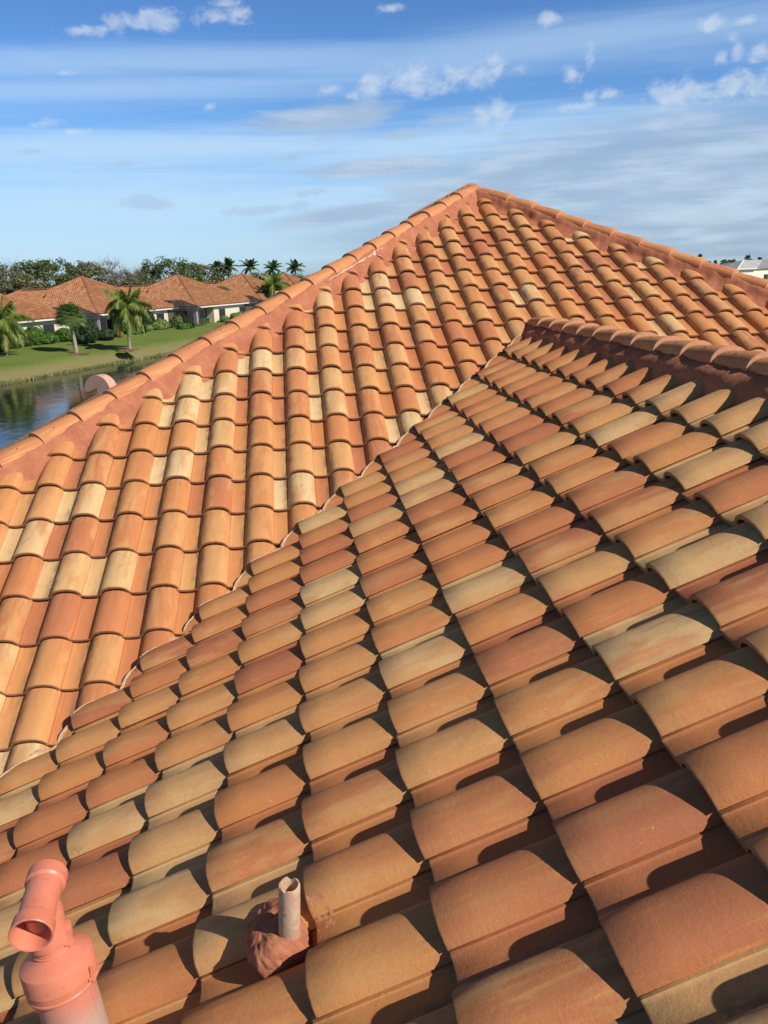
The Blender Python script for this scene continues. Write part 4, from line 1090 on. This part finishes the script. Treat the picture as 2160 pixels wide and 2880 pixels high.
TG = 'broad trees behind the houses'
spec = [(8, 752, 128, 130, 'bare', 'sparse grey brown tree at the left edge above the first roof', dict(twigs=26, per=26, bare=True, nclump=60)),
        (95, 722, 140, 110, 'oak', 'tall dark leafy tree with sky gaps above the low back wing', dict(nclump=56, per=75)),
        (152, 723, 143, 100, 'oak', 'tall dark leafy tree directly right of the tallest dark one', dict(nclump=52, per=75)),
        (205, 745, 147, 90, 'olive', 'dull olive tree above the second house roof slope', dict(nclump=44)),
        (240, 738, 150, 95, 'olive', 'rounded olive tree just right of the second roof peak', dict(nclump=46)),
        (310, 734, 152, 100, 'bare', 'leafless grey tree between the second and third roof peaks', dict(twigs=30, per=14, bare=True, nclump=60)),
        (360, 748, 154, 80, 'bare', 'smaller pale bare tree left of the big dark crown', dict(twigs=26, per=22, bare=True, nclump=50)),
        (425, 738, 156, 90, 'oak', 'dark green tree left of the third roof peak', dict(nclump=46)),
        (475, 723, 158, 120, 'oak', 'broad dark crown right above the third roof peak', dict(nclump=60, per=75)),
        (545, 738, 162, 110, 'olive', 'greyish olive tree left of the royal palms', dict(nclump=50)),
        (590, 745, 165, 90, 'olive', 'lower olive tree beside the first royal palm', dict(nclump=40)),
        (680, 775, 172, 110, 'oak', 'low dark tree beneath the royal palms', dict(nclump=40)),
        (730, 768, 178, 90, 'oak', 'low dark tree behind the fourth roof peak', dict(nclump=36)),
        (790, 772, 185, 90, 'oak', 'dark low tree left of the last royal palm', dict(nclump=34)),
        (860, 772, 190, 90, 'oak', 'low distant tree beside the left hip caps', dict(nclump=30)),
        (-60, 735, 130, 130, 'oak', 'dark tree cut by the left picture edge', dict(nclump=40)),
        (50, 770, 120, 100, 'olive', 'low olive tree filling behind the low back wing', dict(nclump=40)),
        (350, 785, 140, 80, 'olive', 'low olive tree in the gap between second and third roofs', dict(nclump=34))]
for i, (px, top, dist, wpx, kind, lb, k) in enumerate(spec): tree_px('broad_tree', px, top, dist, wpx, kind, lb, TG, 40+i, **k)


def frond(V, F, cv, p0, az, el, L, droop, rng, nl=26, ll=.55, lw=.05, hang=.6, tone=.5):
    d = Vector((math.cos(az)*math.cos(el), math.sin(az)*math.cos(el), math.sin(el))); p = Vector(p0); side = Vector((-math.sin(az), math.cos(az), 0)); pts = []
    step = L/nl
    for i in range(nl+1):
        pts.append(p.copy()); p = p+d*step; d = (d+Vector((0, 0, -droop/nl*(.5+1.2*i/nl)))).normalized()
    for i in range(1, nl+1):
        f_ = i/nl; dd = (pts[i]-pts[i-1]).normalized(); upv = side.cross(dd); l_ = ll*math.sin(math.pi*min(1, .18+f_*.80))**.7*rng.uniform(.85, 1.1)
        for sg in (1, -1):
            t_ = (side*sg*1.0+dd*.55+Vector((0, 0, -hang*rng.uniform(.5, 1.2)))).normalized(); q = pts[i]; w2 = dd*lw
            i0 = len(V); e1 = q+t_*l_*.55; e2 = q+t_*l_+Vector((0, 0, -hang*.25*l_))
            V += [q-w2, q+w2, e1+w2, e2, e1-w2]; F.append((i0, i0+1, i0+2, i0+3, i0+4)); cv.append(min(1, max(0, tone+rng.gauss(0, .13))))
        a = pts[i-1]; b = pts[i]; sw = side*(.035*(1-f_)+.012); i0 = len(V); V += [a-sw, a+sw, b+sw, b-sw]; F.append((i0, i0+1, i0+2, i0+3)); cv.append(min(1, tone+.3))


def feather_palm(name, base, top, label, group, seedv, nf=18, L=2.6, kind='palm', trunk_r=(.16, .10), ll=.6, lean=None, shaft=False, droop=1.5, hang=.7, cat='palm', lw=.05, emin=-.55, nl=26):
    rng = random.Random(seedv); base, top = Vector(base), Vector(top)
    root = empty(name, base, 0, label, cat, group); t = top-base
    tr = MB(); pts = []; rs = []
    for i in range(9):
        f_ = i/8; pts.append(Vector((t.x*f_**1.4, t.y*f_**1.4, t.z*f_))); rs.append(trunk_r[0]+(trunk_r[1]-trunk_r[0])*f_**.6+(.05 if i == 0 else 0))
    pts[0].z -= .2; tr.tube(pts, rs, 9); tr.build('trunk', [M_PTRUNK], root, True, 50)
    if shaft:
        mb = MB(); mb.tube([t, t+Vector((0, 0, .5)), t+Vector((0, 0, 1.1))], [trunk_r[1]*1.05, trunk_r[1]*1.25, .05], 9); mb.build('crownshaft', [flat('crownshaft_green', (.07, .13, .03), .4, .1, 3.)], root, True, 50); t = t+Vector((0, 0, .95))
    V, F, cv = [], [], []
    for k in range(nf):
        f_ = k/(nf-1); az = k*2.39996+rng.uniform(-.25, .25); el = 1.35-(1.35-emin)*f_+rng.uniform(-.15, .15)
        frond(V, F, cv, t, az, el, L*rng.uniform(.85, 1.1)*(.75 if el > 1. else 1), droop*rng.uniform(.7, 1.2)*(.6 if el > .9 else 1), rng, ll=ll, hang=hang, tone=rng.gauss(.45, .12)+.25*(f_ > .8), lw=lw, nl=nl)
    pyd('crown', V, F, [M_LEAF[kind]], root, attrs={'cv': ('FACE', 'FLOAT', cv)})
    return root


def fan_palm(name, base, top, label, group, seedv, nf=46, R=1.05, kind='sabal', tr_=(.17, .14)):
    rng = random.Random(seedv); base, top = Vector(base), Vector(top); root = empty(name, base, 0, label, 'palm', group); t = top-base
    mb = MB(); mb.tube([(0, 0, -.2), t*.33+Vector((.03, 0, 0)), t*.66, t], [tr_[0]+.04, tr_[0], tr_[1], tr_[1]*1.1], 10); mb.build('trunk', [M_PTRUNK], root, True, 50)
    V, F, cv = [], [], []
    for k in range(nf):
        f_ = (k+.5)/nf; az = k*2.39996; el = math.asin(max(-1, min(1, 1-1.55*f_)))+rng.uniform(-.1, .1)
        d = Vector((math.cos(az)*math.cos(el), math.sin(az)*math.cos(el), math.sin(el))); pl = R*rng.uniform(.30, .52); p = t+d*pl
        side = d.cross(Vector((0, 0, 1))).normalized() if abs(d.z) < .99 else Vector((1, 0, 0)); upv = side.cross(d)
        tone = rng.gauss(.45, .12)+.2*(f_ > .82)
        i0 = len(V); sw = side*.02; V += [t-sw, t+sw, p+sw, p-sw]; F.append((i0, i0+1, i0+2, i0+3)); cv.append(min(1, tone+.2))
        for q in range(15):
            a = -1.9+3.8*q/14; dd = (d*math.cos(a)+side*math.sin(a)); L = R*.62*(.72+.28*math.cos(a))*rng.uniform(.85, 1.1)
            m_ = p+dd*L*.6+upv*.06; e_ = p+dd*L+Vector((0, 0, -.16*L)); w2 = dd.cross(upv).normalized()*.062
            i0 = len(V); V += [p, m_+w2, e_, m_-w2]; F.append((i0, i0+1, i0+2, i0+3)); cv.append(min(1, max(0, tone+rng.gauss(0, .1))))
    pyd('crown', V, F, [M_LEAF[kind]], root, attrs={'cv': ('FACE', 'FLOAT', cv)}); return root


def gpx(px, py, z=0.):
    d = fw + rt*(px-1080)/FPX - up*(py-1440)/FPX; k = (z-H)/d[2]; return Vector((d[0]*k, d[1]*k, z))
def abovepx(base, px, py):
    dist = math.hypot(base[0], base[1]); return Vector(atpx(px, py, dist))


CG = 'coconut palms on the far lawn'
b_ = gpx(365, 982); feather_palm('coconut_palm', b_, abovepx(b_, 357, 862), 'drooping yellow green coconut palm in the middle of the far lawn', CG, 5, 26, 3.0, ll=.85, lw=.034, nl=46, droop=2.2, hang=1.25, trunk_r=(.15, .10), emin=-.75)
b_ = gpx(23, 1009); feather_palm('coconut_palm', b_, abovepx(b_, 2, 900), 'leaning coconut palm cut by the left picture edge', CG, 6, 26, 3.0, ll=.85, lw=.034, nl=46, droop=2.2, hang=1.25, trunk_r=(.15, .10), emin=-.75)
b_ = Vector(atpx(770, 900, 128)); b_.z = -.1; feather_palm('coconut_palm', b_, abovepx(b_, 768, 800), 'coconut palm whose crown shows just above the left hip caps', CG, 7, 26, 3.3, ll=.85, lw=.04, nl=44, droop=2.1, hang=1.2, trunk_r=(.15, .10), emin=-.7)
SG = 'sabal palms on the far lawn'
b_ = gpx(215, 994); fan_palm('sabal_palm', b_, abovepx(b_, 197, 893), 'round headed sabal palm standing nearest the reeds', SG, 8, 170, 1.50)
b_ = gpx(628, 904); fan_palm('sabal_palm', b_, abovepx(b_, 622, 838), 'sabal palm before the white wall right of the second screen cage', SG, 9, 150, 2.05, tr_=(.2, .17))
RG = 'royal palms behind the row of houses'
for i, (px, py, dist) in enumerate([(612, 752, 165), (643, 750, 165), (704, 750, 168), (768, 755, 172), (830, 752, 176)]):
    p = Vector(atpx(px, py+14, dist)); b_ = Vector((p.x, p.y, -.3))
    feather_palm('royal_palm', b_, p, ['narrow royal palm leftmost of the row against the sky', 'royal palm second from the left, close beside the narrow one', 'royal palm in the middle of the row, above the gap between roofs', 'royal palm directly above the fifth roof', 'royal palm nearest the left hip caps'][i], RG, 20+i, 15, 2.5 if i else 2.0, 'royal', (.22, .16), .75, shaft=True, droop=1.1, hang=.45, lw=.07, emin=-.25)
b_ = Vector(atpx(558, 800, 150)); feather_palm('young_palm', (b_.x, b_.y, -.2), (b_.x, b_.y, b_.z), 'light green young palm rising behind the third house roof', None, 33, 15, 2.2, 'palm', (.16, .12), .7, droop=1.0, hang=.4, lw=.07, emin=.0)
for i, (px, py, dist, lb) in enumerate([(668, 850, 131, 'clump palm with thin stems right of the white wall'), (690, 855, 133, 'dark clump palm against the fourth house beside the hip caps')]):
    p = Vector(atpx(px, py, dist)); feather_palm('clump_palm', (p.x, p.y, -.1), p, lb, 'clump palms beside the fourth house', 50+i, 16, 1.9, 'dark', (.10, .07), .6, droop=1.6, hang=.7)


def shrub(name, px, py, wpx, hpx, kind, label, cat='shrub', group=None, seedv=0, box=False, depth=None, z=.42, ls=.12):
    """leafy bush: px,py is its base in the photograph's pixels, standing on the lawn"""
    rng = random.Random(seedv); random.seed(seedv); b = gpx(px, py, z); k = math.hypot(b.x, b.y)/FPX; w_, h = wpx*k/2, hpx*k; dp = depth or w_
    root = empty(name, b, math.radians(-25) if box else 0, label, cat, group); V, F, cv = [], [], []
    n = int(900+900*min(2, w_*h))
    for q in range(n):
        o = rvec(rng)
        if box:
            o = Vector((rng.uniform(-1, 1), rng.uniform(-1, 1), rng.uniform(-1, 1))); ax_ = max(range(3), key=lambda i: abs(o[i])); o[ax_] = math.copysign(rng.uniform(.82, 1.), o[ax_])
            p = Vector((o.x*dp, o.y*w_, h*.5+o.z*h*.5))+rvec(rng)*.08
        else:
            o = o.normalized()*rng.uniform(.72, 1.05)*(1+.22*nz(o.x*2+seedv, o.y*2, o.z*2)); p = Vector((o.x*w_, o.y*dp, h*.5+o.z*h*.52))
        leaf(V, F, cv, p, Vector((o.x, o.y, o.z+.4))+rvec(rng)*.8, ls*rng.uniform(.7, 1.4), min(1, max(0, rng.gauss(.5, .2))))
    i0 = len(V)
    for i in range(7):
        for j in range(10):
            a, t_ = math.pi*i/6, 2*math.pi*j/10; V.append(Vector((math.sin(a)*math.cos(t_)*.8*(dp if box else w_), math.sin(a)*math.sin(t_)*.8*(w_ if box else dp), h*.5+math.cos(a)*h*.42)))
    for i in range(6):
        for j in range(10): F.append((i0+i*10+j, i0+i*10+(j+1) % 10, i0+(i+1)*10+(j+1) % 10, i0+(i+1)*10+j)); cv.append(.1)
    pyd('foliage', V, F, [M_LEAF[kind]], root, attrs={'cv': ('FACE', 'FLOAT', cv)}); return root


HDG = 'clipped hedges along the house walls'
for i, a in enumerate([('hedge', 45, 980, 50, 24, 'hedge', 'clipped hedge at the foot of the yellowish wall, far left', 'hedge', HDG, 1, True, .6),
          ('shrub', 98, 968, 50, 52, 'hedge', 'tall rounded green bush beside the yellowish wall', 'shrub', None, 2),
          ('shrub', 126, 970, 34, 25, 'hedge', 'low bright green bush right of the tall rounded one', 'shrub', None, 3),
          ('palm_shrub', 255, 962, 46, 50, 'dark', 'dark leafy bush before the shaded porch', 'shrub', None, 4),
          ('shrub', 235, 965, 34, 20, 'dark', 'low dark bush beside the sabal palm trunk', 'shrub', None, 44),
          ('shrub', 300, 955, 50, 26, 'dark', 'low dark bush at the foot of the second house corner', 'shrub', None, 45),
          ('croton_shrub', 337, 948, 20, 16, 'yellow', 'small yellow leaved shrub under the middle coconut palm', 'shrub', None, 5),
          ('hedge', 385, 940, 56, 24, 'hedge', 'clipped hedge right of the middle coconut trunk', 'hedge', HDG, 6, True, .6),
          ('shrub', 420, 930, 34, 52, 'dark', 'tall dark bush between the hedge and the white wall', 'shrub', None, 7),
          ('hedge', 447, 928, 34, 22, 'hedge', 'green hedge left of the first screen cage door', 'hedge', HDG, 8, True, .7),
          ('shrub', 540, 912, 34, 26, 'hedge', 'rounded green bush between the two screen cages', 'shrub', None, 9),
          ('hedge', 523, 924, 60, 13, 'hedge', 'low light green hedge before the first screen cage', 'hedge', HDG, 10, True, .5),
          ('hedge', 571, 912, 34, 14, 'hedge', 'low dark hedge at the foot of the second screen cage', 'hedge', HDG, 11, True, .5),
          ('shrub', 640, 900, 26, 26, 'hedge', 'bush beside the sabal palm at the white wall', 'shrub', None, 12),
          ('shrub', 10, 990, 40, 60, 'dark', 'dark reddish bush behind the leftmost coconut trunk', 'shrub', None, 13)]):
    shrub(*a)
rng = random.Random(77); SL_ = 'leafy foundation shrub planted against a pale house wall across the lake'
for hi_, ((hx, hy), hrz, hz_, _l) in enumerate(HD[:4]):
    ca, sa = math.cos(math.radians(hrz)), math.sin(math.radians(hrz))
    for k in range(9):
        bl = 3.6+k*1.3+rng.uniform(-.4, .4); al = rng.uniform(.9, 1.5); sz = rng.uniform(.9, 1.7)
        if rng.random() < .12: continue
        px_, py_ = hx+ca*al-sa*bl, hy+sa*al+ca*bl; D_ = math.hypot(px_, py_)
        d_ = np.array([px_, py_, .42-H]); q_ = d_/(d_@fw); X_ = 1080+FPX*(q_@rt); Y_ = 1440-FPX*(q_@up)
        shrub('shrub', X_, Y_, sz*FPX/D_*1.1, sz*rng.uniform(.7, 1.2)*FPX/D_, rng.choice(['hedge', 'dark', 'hedge', 'sabal']), SL_, 'shrub', 'foundation shrubs along the far houses', 300+hi_*20+k, False, None, .42)
# mulch rings
M_MULCH = flat('mulch', (.20, .085, .05), .95, .3, 9.)
for i, (px, py, lb) in enumerate([(365, 985, 'brown mulch ring round the middle coconut trunk'), (218, 996, 'brown mulch ring round the sabal palm nearest the reeds'), (22, 1011, 'brown mulch ring round the leftmost coconut trunk')]):
    p = gpx(px, py, 0); V = [(0, 0, .10)]; n = 24
    for k in range(n): r = 1.1*(1+.2*nz(math.cos(k*.26)*2, math.sin(k*.26)*2, i)); V.append((r*math.cos(2*math.pi*k/n), r*math.sin(2*math.pi*k/n), -.03))
    o = pyd('mulch_ring', V, [(0, 1+k, 1+(k+1) % n) for k in range(n)], [M_MULCH], None, True); o.location = (p.x, p.y, .06); tag(o, lb, 'mulch', 'mulch rings on the far lawn')

# ------------------------------------------------------------------ house and trees far right
M_SHING = flat('grey_shingle', (.34, .34, .33), .9, .15, .8); M_SHING2 = flat('dark_grey_shingle', (.19, .20, .21), .9, .15, .8)
DR = 205.
A0, A1 = atpx(2090, 732, DR), atpx(2146, 731, DR+6)
rh = empty('grey_roofed_house', (A0[0], A0[1], 0), 0, 'pale two storey house with grey shingle roof beyond the right hip', 'house')
def L_(p): return (p[0]-A0[0], p[1]-A0[1], p[2])
E0, E1 = atpx(2072, 758, DR-5), atpx(2128, 757, DR+1)
dirv = (Vector(E1)-Vector(E0)); dirv.z = 0; dirv.normalize(); back = Vector((-dirv.y, dirv.x, 0))
if back.y < 0: back = -back
zR, zEv = A0[2], E0[2]
e0, e1 = Vector(L_(E0)), Vector(L_(E1)); e0.z = e1.z = zEv; r0, r1 = Vector(L_(A0)), Vector(L_(A1)); r0.z = r1.z = zR
bk0, bk1 = r0*2-e0, r1*2-e1; bk0.z = bk1.z = zEv; lft = e0-dirv*7+back*3; lft.z = zEv-.4
mb = MB(); mb.add([e0, e1, r1, r0, bk0, bk1], [(0, 1, 2, 3), (4, 3, 2, 5)]); rf = mb.build('roof', [M_SHING], rh)
mb = MB(); xr_ = e1+dirv*16; xrr = r1+dirv*16; mb.add([e1, xr_, xrr, r1, bk1, bk1+dirv*16], [(0, 1, 2, 3), (4, 3, 2, 5)]); mb.add([r0, e0, lft, lft+back*9, bk0], [(0, 2, 1), (0, 3, 2), (0, 4, 3)]); mb.build('roof', [M_SHING2], rh)
mb = MB(); 
for p, q in ((e0, r0), (e0, e1)): mb.bar(p+Vector((0, -.1, -.02)), q+Vector((0, -.1, -.02)), .16, 0, 4)
mb.build('fascia', [M_WHITE], rh)
mb = MB(); i0 = e0+back*.5; i1 = e1+back*.5+dirv*16; i2 = i1+back*9; i3 = i0+back*9; zt = zEv-.05
mb.add([(p.x, p.y, z) for z in (0, zt) for p in (i0, i1, i2, i3)], [(0, 1, 5, 4), (1, 2, 6, 5), (2, 3, 7, 6), (3, 0, 4, 7)]); wl_ = mb.build('wall', [flat('pale_stucco', (.74, .72, .60), .9, .04, 1.)], rh)
mb = MB(); wx = i0+dirv*11; mb.add([(wx+dirv*a+back*-.06)[:2]+(z,) if False else tuple((wx+dirv*a+back*-.06).xy)+(z,) for a, z in ((0, 1.4), (1.6, 1.4), (1.6, 3.4), (0, 3.4))], [(0, 1, 2, 3)]); mb.build('window', [M_GLASS], rh)
RT = 'trees beyond the right hip'
for i, (px, top, dist, wpx, lb) in enumerate([(1972, 716, 235, 26, 'small dark tuft of tree just above the right hip caps'), (2012, 727, 260, 34, 'green tree leftmost beside the grey roofed house'), (2035, 733, 255, 34, 'green tree second before the grey roofed house'), (2062, 727, 265, 30, 'dark green tree touching the grey roof'), (2085, 735, 290, 26, 'low tree seen over the grey roof'), (2125, 724, 300, 40, 'tree top behind the grey roof ridge')]):
    tree_px('broad_tree', px, top, dist, wpx, 'oak' if i != 1 and i != 2 else 'hedge', lb, RT, 80+i, nclump=26, per=40, ls=.5, lo=.05)
p = Vector(atpx(2103, 722, 320)); feather_palm('thin_palm', (p.x, p.y, -.3), p, 'thin lone palm on the skyline above the grey roof', None, 91, 12, 1.5, 'royal', (.2, .16), .6, droop=2., hang=.8, lw=.12)
